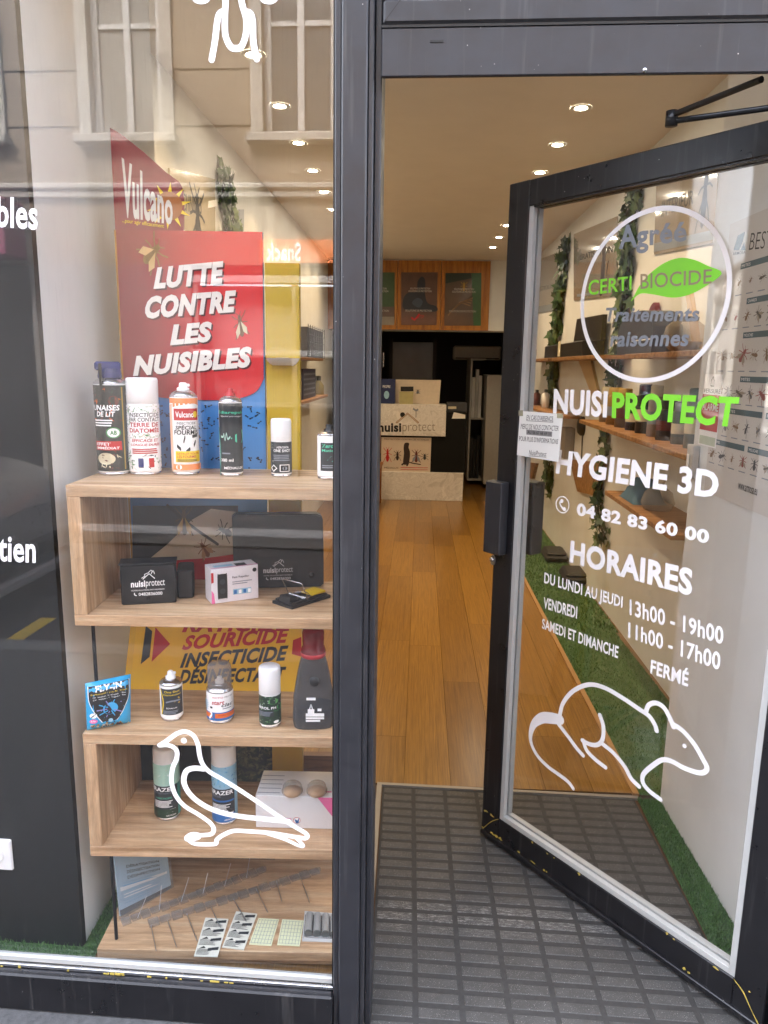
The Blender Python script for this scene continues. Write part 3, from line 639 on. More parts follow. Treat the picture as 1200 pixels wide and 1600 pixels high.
b = MB(); b.ribbon(FP, [(-.116, 2.0915), (-.085, 2.1295)], .0012, .0065, INK, 1); b.build('mitre_joint', fr)
b = MB(); b.box((-.1193, 1.4480, 2.0858), (.80, 1.52, 2.0902), INK); b.build('seal', sf)
b = MB(); b.box((-.2062, 1.4560, .096), (-.2036, 1.4720, 2.598), INK); b.build('window_seal', sf)
b = MB(); b.box((-.085, 1.48, 2.128), (.80, 1.486, 2.602), DOORGLASS); b.build('fanlight_pane', fr)
b = MB(); b.box((.801, 1.445, -.003), (1.022, 1.56, 2.72), FRAME, .003); b.build('post', sf)

# ================================================================== DOOR, open inwards about 50 degrees, hinged on the right
FE = Vector((.1777, 2.2175, 0)); DW = .925; H = FE+Vector((.6527, -.7576, 0))*DW
DP = PL(FE, H-FE)
door = thing('shop_door', 'glazed black-framed shop door standing open inwards, covered in white and green lettering', 'door', tuple(H))
Z0, Z1 = .012, 1.999
sa = .075; ba = .016; tr_ = .068; br_ = .082
b = MB()
b.pbox(DP, 0, Z0, sa, Z1, -.05, 0, BLACKF, .002); b.pbox(DP, DW-sa, Z0, DW, Z1, -.05, 0, BLACKF, .002); fo = b.build('stile', door)
b = MB(); b.pbox(DP, sa+.0004, Z1-tr_, DW-sa-.0004, Z1-.0005, -.05, -.0006, BLACKF, .002); b.build('top_rail', door)
b = MB(); b.pbox(DP, sa+.0004, Z0+.0005, DW-sa-.0004, Z0+br_, -.05, -.0006, BLACKF, .002); b.pbox(DP, .002, Z0-.004, DW-.002, Z0+.012, -.045, .007, BLACKF, .002); b.build('bottom_rail', door)
b = MB(); x0, x1, z0, z1 = sa, DW-sa, Z0+br_, Z1-tr_
for c0, c1 in ((-.0195, -.004), (-.044, -.0265)):
    b.pbox(DP, x0, z0, x0+ba, z1, c0, c1, BEAD, .001); b.pbox(DP, x1-ba, z0, x1, z1, c0, c1, BEAD, .001); b.pbox(DP, x0+ba, z0, x1-ba, z0+ba, c0, c1, BEAD, .001)
    b.pbox(DP, x0+ba, z1-.004, x1-ba, z1, c0, c1, BLACKF)
b.build('glazing_bead', door)
b = MB(); b.pbox(DP, x0-.004, z0-.004, x1+.004, z1+.004, -.026, -.020, DOORGLASS); b.build('pane', door)
def chip(b, pl, a, z, l, h, c):
    n_ = random.randint(6, 9)
    b.prism(pl, [(a+l*(.5+.5*math.cos(k*6.283/n_)*random.uniform(.5, 1.1)), z+h*(.5+.5*math.sin(k*6.283/n_)*random.uniform(.4, 1.2))) for k in range(n_)], c, c+.0006, CHIP)
b = MB()                                         # worn yellow spots and mitre joints on the bottom rail
for t0, spread, n_ in ((.03, .05, 7), (.10, .05, 5), (.27, .04, 4), (.33, .12, 3), (DW-.22, .04, 3), (DW-.13, .05, 4)):
    for k in range(n_):
        t = max(.002, min(DW-.04, t0+random.gauss(0, spread))); up_e = random.random() < .5
        chip(b, DP, t, (Z0+br_-.004-random.random()*.004) if up_e else Z0+.0125+random.random()*.003, random.choice((.006, .010, .016, .030)), random.uniform(.004, .010), .0003)
b.ribbon(DP, [(.002, Z0+.004), (.03, Z0+.04), (.05, Z0+.062), (sa, Z0+br_)], [.003, .001, .002, .0012], .0009, CHIP, 2)
b.ribbon(DP, [(DW-.002, Z0+.004), (DW-.03, Z0+.038), (DW-.05, Z0+.066), (DW-sa, Z0+br_)], [.004, .0015, .004, .0012], .0009, CHIP, 2)
b.build('paint_chip', door)
lk0, lk1 = DP.pix(757, 862, .03), DP.pix(797, 757, .03)
b = MB(); b.pbox(DP, -.012, lk0[1], sa-.020, lk1[1], .0005, .034, FRAME, .003); lk = b.build('lock_case', door)
b = MB(); b.pbox(DP, -.012, lk0[1], sa+.028, lk1[1], -.10, -.0505, BLACKF, .003); b.build('lock_case', door)
p = DP.pix(771, 875); b = MB(); b.prism(DP, [(p[0]+.010*math.cos(k*math.pi/8), p[1]+.016*math.sin(k*math.pi/8)) for k in range(16)], .0003, .004, STEEL); b.lathe(DP.pt(p[0], p[1]+.003, .004), [(.007, 0), (.0065, .007), (.001, .007)], CHROME, 16, True, tuple(DP.n)); b.build('keyhole', door)
# closer arm between the lintel and the door head
b = MB(); A = onY(1190, 124, 1.56); K = onY(1050, 180, 1.78); D_ = DP.pt(.76, 2.035, -.03)
b.tube([A, K], .0065, BLACKF); b.tube([K-Vector((0, 0, .012)), K+(D_-K)*1.0-Vector((0, 0, .012))], .0065, BLACKF); b.lathe(K-Vector((0, 0, .022)), [(.0, 0), (.013, 0), (.013, .03), (0, .03)], BLACKF, 14); b.build('closer_arm', door)
# hinges side: two knuckles
for zz in (.3, 1.0, 1.7):
    b = MB(); b.lathe((H.x+.012, H.y+.006, zz), [(0, 0), (.008, 0), (.008, .1), (0, .1)], BLACKF, 12); b.build('hinge', door)

DG = DP.at(-.0195)                              # outer face of the door glass
def dl(st, px, mat_, off=.03, shear=0.0, name='lettering', c=.0004):
    b = MB(); b.ptext(DG, st, DG.P(px), c, mat_, off, shear); return b.build(name, door)
dl('NUISI', [(864, 646), (948, 653), (950, 611), (866, 607)], VINYL, .04)
dl('PROTECT', [(956, 653.5), (1148, 668), (1156, 620), (957, 612)], LIME, .04)
dl('HYGIENE 3D', [(868, 740), (1121, 780), (1125, 736), (872, 702)], VINYL, .04)
dl('04 82 83 60 00', [(901, 805), (1107, 850), (1109, 828), (902, 785)], VINYL, .04)
dl('HORAIRES', [(890, 879), (1081, 932), (1083, 889), (892, 844)], VINYL, .04)
dl('DU LUNDI AU JEUDI', [(850, 916), (972, 955.5), (973.5, 932), (851, 894)], VINYL, .025)
dl('13h00 - 19h00', [(984, 961), (1130, 1008), (1131, 980), (984, 936)], VINYL, .022)
dl('VENDREDI', [(849, 950), (901.5, 967), (902.5, 948), (850, 933)], VINYL, .03)
dl('11h00 - 17h00', [(981.6, 996), (1125, 1048), (1126.5, 1020), (982, 972)], VINYL, .022)
dl('SAMEDI ET DIMANCHE', [(847, 982), (965.5, 1029), (967, 1010), (847.5, 966)], VINYL, .025)
dl('FERMÉ', [(1016, 1052), (1075, 1073), (1077, 1045), (1018, 1025)], VINYL, .03)
dl('Agréé', [(967, 401), (1073, 386), (1073, 345), (967, 352)], GREY, .028)
dl('Traitements', [(946, 503), (1093, 502), (1093, 478), (947, 481)], GREY, .028, .2)
dl('raisonnes', [(953, 542), (1077, 541), (1077, 516), (953, 519)], GREY, .028, .2)
dl('CERTI', [(919, 462), (987, 453), (987, 431), (920, 438)], LIME, .015)
b = MB(); b.flat(DG, smooth(DG.P([(1128, 427), (1105, 415), (1085, 406), (1062, 403), (1038, 411), (1015, 428), (1000, 446), (992, 460), (986, 471), (1000, 459), (1020, 460), (1050, 465), (1075, 461), (1100, 449)]), 4, True), .0004, LIME)
lf = b.build('leaf_emblem', door)
b = MB(); b.ptext(DG, 'BIOCIDE', DG.P([(1001, 452), (1112, 443), (1113, 420), (1001, 428)]), .0008, col((.30, .24, .16), .5), .008); b.build('lettering', lf)
pts = DG.P([(908, 475), (1144, 435), (1040, 322), (1025, 597)]); ca = (pts[0][0]+pts[1][0])/2; cb = (pts[2][1]+pts[3][1])/2
ra = (pts[1][0]-pts[0][0])/2; rb = (pts[2][1]-pts[3][1])/2
b = MB(); R1 = [(ca+ra*.98*math.cos(t*math.pi/36), cb+rb*.985*math.sin(t*math.pi/36)) for t in range(72)]; b.ribbon(DG, R1, .0115, .0006, VINYL, 1, True); b.build('ring', door)
b = MB(); p = DG.pix(879, 788.5); b.ribbon(DG, [(p[0]+.0225*math.cos(t*math.pi/16), p[1]+.0225*math.sin(t*math.pi/16)) for t in range(32)], .003, .0004, VINYL, 1, True)
b.ribbon(DG, [(p[0]-.004, p[1]+.012), (p[0]-.009, p[1]+.004), (p[0]-.004, p[1]-.006), (p[0]+.006, p[1]-.013)], [.007, .005, .005, .007], .0004, VINYL); b.disc(DG, (p[0]-.003, p[1]+.010), .0055, .0005, VINYL, 12); b.disc(DG, (p[0]+.008, p[1]-.011), .0055, .0005, VINYL, 12); b.build('telephone_emblem', door)
r5 = lambda pts: [DG.pix(780+x/2.857, 840+y/2.857) for x, y in pts]
b = MB(); w_ = .0125
b.ribbon(DG, r5([(272, 812), (235, 806), (190, 806), (152, 838), (140, 900), (165, 965), (215, 1020), (270, 1060), (310, 1092), (330, 1120)]), [.03, .034, .032, .022, .013, .012, .012, .012, .012, .011], .0004, VINYL)
b.ribbon(DG, r5([(270, 800), (285, 740), (330, 685), (400, 656), (470, 670), (550, 715), (620, 762), (668, 795), (695, 835), (703, 862)]), w_, .0005, VINYL)
b.ribbon(DG, r5([(655, 780), (668, 748), (700, 738), (735, 758), (760, 800), (778, 845)]), w_, .0006, VINYL)
b.ribbon(DG, r5([(775, 832), (820, 862), (870, 920), (908, 985), (928, 1030), (900, 1050), (830, 1030), (770, 998), (728, 992), (685, 1018), (645, 1055), (642, 1092), (670, 1130), (720, 1168)]), w_, .0007, VINYL)
b.ribbon(DG, r5([(265, 832), (310, 890), (345, 938), (375, 972)]), w_, .0008, VINYL)
b.ribbon(DG, r5([(450, 792), (466, 845), (462, 900), (440, 924), (405, 922), (372, 905)]), w_, .0009, VINYL)
b.ribbon(DG, r5([(376, 905), (392, 950), (430, 990), (475, 1025)]), w_, .0010, VINYL)
b.ribbon(DG, r5([(455, 915), (510, 960), (560, 1020), (590, 1075), (625, 1110)]), w_, .0011, VINYL)
b.disc(DG, r5([(827, 930)])[0], .0055, .0004, VINYL, 16); b.build('rat_drawing', door)

PAPER = col((.74, .75, .73), .8, var=.03); MARK = col((.22, .22, .22), .8)
nq = [(808, 711), (873, 722), (880, 647), (813, 642)]; NP = DP.at(.0006)
no = thing('paper_notice', 'white paper notice with a phone number taped to the edge of the door glass', 'notice', tuple(NP.pt(*NP.pix(840, 715))))
b = MB(); b.prism(NP, NP.P(nq), 0, .0012, PAPER); b.build('sheet', no)
b = MB()
for st, q, mt in (('EN CAS D\'ABSENCE', [(823, 656), (865, 658.5), (865, 650.5), (824, 648)], INK), ('MERCI DE NOUS CONTACTER', [(814, 670), (873, 673.5), (874, 665.5), (815, 662)], INK), ('POUR PLUS D\'INFORMATIONS', [(812, 688.5), (872, 694), (873, 686), (812, 681)], INK)):
    b.ptext(NP, st, NP.P(q), .0016, mt, .0)
for q in ([(823, 657.6), (865, 660.1), (865, 659.4), (823, 656.9)], ): b.flat(NP, NP.P(q), .0016, INK)
b.flat(NP, NP.P([(823, 679), (863, 682.5), (863.5, 674.5), (823, 671)]), .0016, MARK); b.ptext(NP, 'AU 06 67 68 69 31', NP.P([(825, 677.5), (861, 680.5), (861, 675.5), (825, 672.5)]), .0019, INK, .01); b.build('lettering', no)
b = MB(); b.ptext(NP, 'NuisiProtect', NP.P([(827, 711), (854, 713), (855, 706), (828, 703)]), .0016, INK, 0); b.flat(NP, NP.P([(827, 712.6), (854, 714.6), (854, 713.9), (827, 711.9)]), .0016, INK); b.build('signature', no)
TAPE = clear('sticky_tape', (.8, .78, .6), .4, .6)
for q in ([(811, 650), (818, 650), (818, 641), (811, 641)], [(871, 653), (881, 654), (881, 646), (871, 645)]): b = MB(); b.flat(NP, NP.P(q), .0022, TAPE); b.build('tape', no)

# ================================================================== DISPLAY SHELF
SR = rad(4.0); SO = Vector((-.817, 1.57, 0)); SD, SL = .30, .655
SP = PL(SO, (math.cos(SR), math.sin(SR), 0))           # front of the shelf
ZL = {'A': 1.233, 'B': .933, 'C': .639, 'D': .342, 'E': .055}; TH = .0265
sh = thing('display_shelf', 'tall oak-faced display shelf of stacked open boxes on black rods behind the shop window', 'shelf', tuple(SO), SR)
def sbox(b, a0, d0, z0, a1, d1, z1, m_, bev=.0012): b.pbox(SP, a0, z0, a1, z1, -d1, -d0, m_, bev)
for k, z in ZL.items():
    b = MB(); sbox(b, 0, 0, z-TH, SL, SD if k != 'E' else .36, z, OAKX); b.build('board', sh)
for z0, z1 in ((ZL['B'], ZL['A']-TH), (ZL['D'], ZL['C']-TH)):
    for a in (0, SL-.031):
        b = MB(); sbox(b, a+.0003, .0004, z0+.0002, a+.031, SD-.001, z1-.0002, OAKZ); b.build('side_panel', sh)
b = MB(); sbox(b, .02, .02, .0015, SL-.02, .33, ZL['E']-TH-.0005, OAKX); b.build('plinth', sh)
RODM = col((.02, .02, .022), .35, .4)
for z0, z1 in ((ZL['C'], ZL['B']-TH), (ZL['E'], ZL['D']-TH)):
    fa, fd = (.013, .07) if z0 > .4 else (.037, .035)
    for a, d in ((fa, fd), (.037, SD-.03), (SL-.04, .035), (SL-.04, SD-.03)):
        b = MB(); p = SP.pt(a, 0, -d); b.tube([(p.x, p.y, z0), (p.x, p.y, z1)], .0045, RODM, 10); b.build('rod', sh)

# ------------------------------------------------------------------ spray cans
class Cyl:
    def __init__(s, x, yb, zs, wpx):
        p = onZ(x, yb, zs); d = (p-CAM).dot(FW); s.r = wpx/2*d/FPX*.985
        h = Vector((p.x, p.y, 0)).normalized(); s.c = Vector((p.x, p.y, 0))+h*s.r; s.z = zs; s.t = -h; s.rt = Vector((h.y, -h.x, 0)); s.pl = PL((s.c.x, s.c.y, 0), s.rt); s.x = x
    def zp(s, y): return s.pl.pix(s.x, y)[1]
    def fn(s, z0, z1, off=.0004):
        'u -1..1 across the seen half, v 0..1 up the label'
        def f(u, v):
            a = u*math.pi/2; return s.c+(s.rt*math.sin(a)+s.t*math.cos(a))*(s.r+off)+Vector((0, 0, z0+(z1-z0)*v))
        return f
def label_ops(b, cy, z0, z1, ops):
    k = 0
    for op in ops:
        k += 1; f = cy.fn(z0, z1, .0003+.00014*k)
        if op[0] == 'r':
            _, u0, v0, u1, v1, m_ = op; n = max(2, int(abs(u1-u0)*12))
            b.grid([[f(u0+(u1-u0)*i/n, v) for i in range(n+1)] for v in (v0, v1)], m_, True)
        elif op[0] == 't':
            _, st, u0, v0, u1, v1, m_, off, shr = op; b.text(st, [(u0, v0), (u1, v0), (u1, v1), (u0, v1)], f, m_, off, shr)
        elif op[0] == 'd':
            _, u, v, ru, rv, m_ = op; b.poly([f(u+ru*math.cos(q*math.pi/9), v+rv*math.sin(q*math.pi/9)) for q in range(18)], m_)
        elif op[0] == 'p':
            b.poly([f(*q) for q in op[1]], op[2])
        elif op[0] == 's':
            _, pts, wd, m_ = op; b.ribbon(None, pts, wd, 0, m_, 4, False, f)
        elif op[0] == 'x':                       # scattered flecks
            _, u0, v0, u1, v1, n, mats = op
            for _i in range(n):
                u, v = u0+(u1-u0)*random.random(), v0+(v1-v0)*random.random(); a, l, w_ = random.random()*6.28, random.uniform(.04, .13), random.uniform(.012, .03)
                ca, sa_ = math.cos(a), math.sin(a); h = .3
                b.poly([f(u+ca*l, v+sa_*l*h), f(u-sa_*w_, v+ca*w_*h*1.5), f(u-ca*l, v-sa_*l*h), f(u+sa_*w_, v-ca*w_*h*1.5)], random.choice(mats))
def can(name, label, x, yb, zk, wpx, ytop, ybody, ops, base, top='cap', topm=WHITE, bodym=None, ycap=None, group='spray cans on the display shelf'):
    'ytop: top of the can, ybody: where the printed wall begins, ycap: underside of the cap'
    zs = ZL[zk] if isinstance(zk, str) else zk
    cy = Cyl(x, yb, zs, wpx); r = cy.r; c = cy.c; zt, zb = cy.zp(ytop)-zs, cy.zp(ybody)-zs; zc = (cy.zp(ycap)-zs) if ycap else zb
    t = thing(name, label, 'spray can', (c.x, c.y, zs), math.atan2(cy.rt.y, cy.rt.x), group)
    o = (c.x, c.y, zs); bm = bodym or WHITE
    b = MB(); b.lathe(o, [(0, .001), (r*.9, 0), (r*.985, .002), (r*.985, .004), (r*.95, .006)], CHROME, 36); b.lathe(o, [(r*.95, .006), (r, .009), (r, zb-.003), (r*.985, zb)], bm, 36)
    if top != 'cap':
        b.lathe(o, [(r*.985, zb), (r*1.0, zb+.001), (r*1.0, zb+.004), (r*.95, zb+.005)], CHROME, 36)
        zz = zb+.005; hh = (zc-zb-.005) if ycap else .012
        b.lathe(o, [(r*.95, zz), (r*.86, zz+hh*.45), (r*.62, zz+hh*.85), (r*.56, zz+hh*.9), (r*.56, zz+hh), (r*.4, zz+hh*1.02), (0, zz+hh)], CHROME if top != 'white' else WHITE, 36)
    b.build('body', t)
    b = MB(); z0, z1 = zs+.010, zs+zb-.002
    f = cy.fn(z0, z1, .0003); b.grid([[f(-2+4*i/40, v) for i in range(41)] for v in (0, 1)], base, True); label_ops(b, cy, z0, z1, ops); b.build('printed_label', t)
    b = MB()
    if top == 'cap':
        rc = r*.985; b.lathe(o, [(r*.96, zb), (rc, zb+.001), (rc, zt-.006), (rc*.96, zt-.0015), (rc*.88, zt), (0, zt)], topm, 36); b.build('cap', t)
    elif top == 'dome':
        b.lathe(o, [(r*.9, zb+.004), (r*.9, zt-.014), (r*.86, zt-.006), (r*.7, zt-.001), (0, zt)], clear('clear_cap', (.78, .74, .70), .1, .8), 36); b.build('cap', t)
        b = MB(); b.lathe((o[0], o[1], zs+zb+.016), [(r*.34, 0), (r*.34, .008), (r*.2, .009), (r*.2, .016), (0, .016)], WHITE, 20); b.build('nozzle', t)
    elif top == 'trigger':
        q = PL((c.x, c.y, 0), cy.rt); zz = zs+zc
        b.lathe((o[0], o[1], zz-.001), [(r*.70, 0), (r*.72, .004), (r*.66, (zt-zc)*.55), (r*.6, (zt-zc)*.62), (0, (zt-zc)*.62)], topm, 28)
        b.pbox(q, -r*.85, zz+(zt-zc)*.45, r*.66, zs+zt, -r*.42, r*.45, topm, .004)
        for k in range(9): b.pbox(q, r*(-.2+.09*k), zz+.004, r*(-.16+.09*k), zz+(zt-zc)*.6, r*.62, r*.70, topm)
        b.build('cap', t)
        b = MB(); b.pbox(q, -r*.62, zs+zb-.045, -r*.45, zs+zt-.004, r*.62, r*1.02, BLACK, .001); b.build('straw', t)
    else:
        zz = zs+zc
        b.lathe((o[0], o[1], zz-.001), [(r*.45, 0), (r*.45, (zt-zc)*.35), (r*.30, (zt-zc)*.45), (r*.27, (zt-zc)*.9), (r*.2, zt-zc), (0, zt-zc)], topm, 24)
        q = PL((c.x, c.y, 0), cy.rt); b.pbox(q, r*.0, zz+(zt-zc)*.45, r*.48, zz+(zt-zc)*.8, -r*.14, r*.14, topm, .002); b.build('nozzle', t)
    return t
DKG = col('1d3626', .35, var=.2); ORA = col('d8691f', .4); GLD = col('a98b3f', .35); BRN = col('5a1d14', .4); GRN = col('3f8a4d', .4); LGR = col('b9c6b2', .4, var=.2); YLW = col('e6c51e', .4); ORL = col('e78a4e', .4); CHAR = col('2c3034', .4); AQUA = col('4dc39d', .4); BLU = col('2a66a8', .4); LBL = col('8fb9cf', .4, var=.2); PNK = col('d96a9d', .4); SKY = col('3fa3d6', .4); TEAL = col('3f8f86', .4); LTEAL = col('a7cdbd', .4, var=.1); NAVY = col('1d2a6b', .35); CREAM = col('cfc6a8', .6)
def lines(u0, v0, u1, v1, n, m_):
    return [('r', u0, v0+(v1-v0)*i/n, u0+(u1-u0)*random.uniform(.75, 1), v0+(v1-v0)*(i+.5)/n, m_) for i in range(n)]
can('spray_can', 'tall dark green bed-bug spray can with a blue trigger cap on the top board', 180, 743, 'A', 51, 565, 600, [
    ('r', -1.2, 0, .35, 1, col('191b1c', .4)), ('x', -.95, .02, .35, .6, 40, (BRN, INK, DKG)), ('p', [(-.6, .70), (-.3, .96), (-.2, .96), (-.45, .66)], ORA), ('d', .08, .82, .20, .06, BRN), ('x', -.95, .60, .35, .98, 50, (BRN, ORA, CHAR, INK, DKG)), ('r', .4, .02, .46, .98, GLD), ('r', .46, .02, .9, .98, CHAR), ('r', .9, .02, .95, .98, GLD),
    ('t', 'PUNAISES', -.95, .71, .30, .775, WHITE, .03, .15), ('t', 'DE LIT', -.62, .64, .12, .70, WHITE, .03, .15)]+lines(-.75, .53, .15, .62, 3, WHITE)+[('d', .02, .455, .27, .065, GRN), ('d', .02, .455, .22, .052, WHITE), ('t', 'AB', -.1, .43, .14, .48, GRN, .03, 0), ('r', -.75, .25, .30, .355, RED), ('t', 'EFFET', -.68, .305, -.1, .34, WHITE, .02, .1), ('t', 'IMMÉDIAT', -.68, .262, .22, .298, WHITE, .02, .1), ('d', -.3, .15, .35, .07, CREAM), ('x', -.7, .03, .2, .2, 16, (CREAM, BRN))]+lines(.52, .1, .84, .80, 22, GREY)+[('p', [(.52, .90), (.68, .95), (.84, .90), (.68, .85)], WHITE), ('p', [(.58, .90), (.68, .93), (.78, .90), (.68, .87)], INK)], DKG, 'trigger', NAVY, None, 590)
can('spray_can', 'white spray can with a plain white cap reading TERRE DE DIATOMÉE in red', 228, 743, 'A', 50, 590, 630, [
    ('x', -1.0, .0, -.55, 1, 50, (GRN, DKG, LGR)), ('x', -.6, .88, 1, 1, 30, (GRN, LGR)), ('t', 'INSECTICIDE', -.62, .82, .72, .88, INK, .012, .1), ('t', 'PAR CONTACT', -.62, .75, .72, .81, INK, .012, .1), ('t', 'TERRE DE', -.58, .67, .66, .735, RED, .02, 0), ('t', 'DIATOMÉE', -.6, .585, .68, .665, RED, .02, 0), ('x', -.7, .50, .8, .57, 26, (LGR, GRN, CREAM)), ('t', 'EFFICACE ET', -.5, .445, .6, .49, RED, .015, .15), ('t', 'LONGUE DURÉE', -.55, .385, .66, .43, RED, .015, .15)]+lines(-.5, .27, .6, .36, 3, RED)+[('x', -.9, .02, .95, .25, 46, (GRN, LGR, CHAR)), ('d', .06, .13, .42, .115, WHITE), ('r', -.26, .06, -.06, .2, NAVY), ('r', .14, .06, .34, .2, RED)], WHITE)
can('spray_can', 'slim white and orange ant spray can with a white nozzle and a red name panel', 291, 743, 'A', 43, 597, 620, [
    ('r', -1, .93, 1, 1, ORL), ('s', [(-1, .86), (-.3, .92), (.5, .95), (1, .9)], .05, ORL), ('r', -1, 0, -.62, .9, col('f2c4a4', .4)), ('r', -.5, .70, .75, .86, RED), ('t', 'Vulcano', -.40, .74, .45, .82, WHITE, .02, 0), ('d', .55, .78, .13, .045, YLW), ('t', 'INSECTICIDE', -.35, .645, .55, .68, INK, .005, .1), ('t', 'SPÉCIAL', -.42, .575, .6, .64, INK, .025, .1), ('t', 'FOURMIS', -.5, .505, .68, .57, INK, .025, .1), ('s', [(-.05, .41), (.0, .47)], .05, INK), ('s', [(.42, .36), (.5, .41)], .05, INK), ('s', [(-.35, .35), (-.2, .31)], .05, INK), ('s', [(.35, .48), (.6, .49)], .04, INK), ('s', [(.05, .27), (.2, .31)], .05, INK), ('r', -.45, .13, .8, .28, YLW), ('t', 'DÉTRUIT TOUTES', -.36, .23, .7, .265, RED, .01, 0), ('t', 'LES FOURMIS', -.36, .185, .5, .222, RED, .01, 0)]+lines(-.36, .14, .7, .175, 2, INK)+[('r', -.6, .02, 1, .1, ORL), ('d', -.3, .06, .14, .035, WHITE)], WHITE, 'nozzle', WHITE, None, 610)
can('spray_can', 'slim charcoal spray can with a red nozzle and a green pulse emblem', 362.5, 745, 'A', 36, 606, 628, [
    ('r', -1.2, 0, -.85, 1, WHITE), ('t', 'Édiarepuls', -.8, .84, .85, .90, AQUA, .02, 0), ('t', 'Répulsif anti-rongeurs', -.6, .80, .75, .825, WHITE, 0, 0), ('p', [(-.02, .50), (.3, .56), (.75, .62), (.85, .5), (.7, .43), (.3, .44)], AQUA), ('s', [(-.6, .52), (-.45, .52), (-.4, .56), (-.33, .47), (-.25, .57), (-.18, .49), (-.05, .52)], .03, LTEAL), ('s', [(-.82, .0), (-.7, .3), (-.85, .6)], .12, TEAL)]+lines(-.55, .27, .1, .31, 1, GREY)+[('t', '300 ml', -.62, .16, .1, .205, WHITE, .02, 0), ('t', 'MÉDIALUX', -.42, .05, .7, .095, WHITE, .015, 0)], CHAR, 'nozzle', col('b5141d', .4), WHITE, 619)
can('spray_can', 'short black-labelled spray can with a tall white cap on the top board', 440, 746, 'A', 33, 654, 688, [
    ('t', 'AÉROSOL', -.3, .80, .5, .88, WHITE, .01, 0), ('t', 'ONE SHOT', -.5, .68, .62, .77, WHITE, .02, 0)]+lines(-.5, .40, .6, .62, 4, GREY)+[('x', -.9, .3, -.5, .95, 16, (GREY, CREAM)), ('p', [(-.75, .16), (-.5, .28), (-.25, .16), (-.5, .04)], WHITE), ('p', [(-.65, .16), (-.5, .24), (-.35, .16), (-.5, .08)], INK), ('r', -.1, .05, .5, .28, WHITE), ('r', -.05, .07, .45, .26, INK), ('d', .2, .16, .14, .06, GREY)], CHAR)
can('spray_can', 'white spray can with a dark blue-grey label, half hidden by the door post', 514, 750, 'A', 37, 662, 680, [
    ('r', -.5, .12, .9, .85, CHAR), ('t', 'Zero', -.4, .72, .25, .82, AQUA, .025, 0), ('t', 'Matic', -.4, .62, .25, .69, AQUA, .01, 0), ('p', [(-.1, .40), (.1, .5), (.35, .52), (.2, .36)], TEAL)]+lines(-.38, .2, .4, .3, 2, GREY), WHITE, 'nozzle', INK, None, 674)
can('spray_can', 'small one-shot spray can with a black and yellow label and a white nozzle', 269.5, 1128, 'C', 35, 1047, 1066, [
    ('r', -.68, .1, .78, .95, CHAR), ('s', [(-.68, .9), (-.5, .5), (-.66, .12)], .08, YLW), ('t', 'One Shot', -.4, .82, .5, .89, YLW, .01, 0), ('t', 'Désinsectiseur', -.45, .73, .6, .79, YLW, .005, 0), ('s', [(-.3, .52), (.0, .56), (.5, .55)], .05, GREY), ('p', [(.0, .56), (.4, .66), (.5, .62), (.2, .53)], YLW), ('p', [(.1, .52), (.45, .44), (.5, .5)], GLD), ('t', 'ÉDIALUX', -.3, .31, .3, .36, WHITE, .01, 0)]+lines(-.5, .14, .4, .27, 3, GREY), WHITE, 'nozzle', WHITE, None, 1059)
can('spray_can', 'white spray can with a clear dome cap and an orange and blue foot band', 345, 1132, 'C', 42, 1035, 1076, [
    ('t', 'ACTO', -.4, .86, .15, .92, RED, .015, 0), ('t', 'PROTECT', .2, .86, .8, .92, CHAR, 0, .2), ('t', 'start', -.42, .62, .2, .76, RED, .02, .2), ('t', 'clac', .05, .52, .65, .66, CHAR, .02, .2), ('d', -.45, .5, .08, .04, INK)]+lines(.1, .44, .7, .5, 1, GREY)+[('r', -1.2, .0, 1.2, .32, BLU), ('r', -1.1, .10, -.4, .28, ORA), ('r', -.25, .10, .85, .28, ORA), ('s', [(-.55, .08), (-.42, .25), (-.5, .34)], .08, WHITE), ('t', 'INSECTICIDE', -.1, .18, .7, .24, RED, .005, 0)]+lines(-1, .4, -.6, .8, 5, LBL), WHITE, 'dome', WHITE, None, 1066)
can('spray_can', 'green patterned spray can with a matt white cap on the third board', 422.5, 1139, 'C', 35, 1040, 1080, [
    ('x', -1, 0, 1, 1, 70, (GRN, LGR, col('78b56a', .4))), ('d', .2, .82, .3, .10, col('5d9e58', .4)), ('d', .65, .6, .25, .1, GRN), ('t', 'AEROL PH', -.85, .55, .35, .64, WHITE, .03, 0), ('r', -.85, .30, .2, .5, CHAR)]+lines(-.8, .32, .15, .48, 4, GREY)+[('d', .35, .1, .16, .05, WHITE)], DKG)
can('spray_can', 'pale green ERAZER spray can with a rounded white cap inside the lowest box', 263.5, 1283, 'D', 40, 1164, 1184, [
    ('r', -1.2, .60, 1.2, 1, LTEAL), ('x', -.5, .62, 1, .98, 10, (LGR, WHITE)), ('r', .55, 0, 1.2, .6, TEAL), ('t', 'ERAZER', -.95, .50, .42, .575, WHITE, .025, 0), ('t', 'DÉSINSECTISATION', -.8, .455, .35, .485, GREY, 0, 0), ('t', 'INSECTICIDE', -.6, .36, .2, .39, AQUA, 0, 0)]+lines(-.7, .20, .25, .34, 6, WHITE)+[('r', -1.2, 0, .5, .16, DKG), ('p', [(-.05, .10), (.12, .16), (.38, .16), (.2, .1)], WHITE), ('t', 'ARMOSA', -.1, .03, .38, .06, WHITE, .0, 0)], CHAR, 'cap')
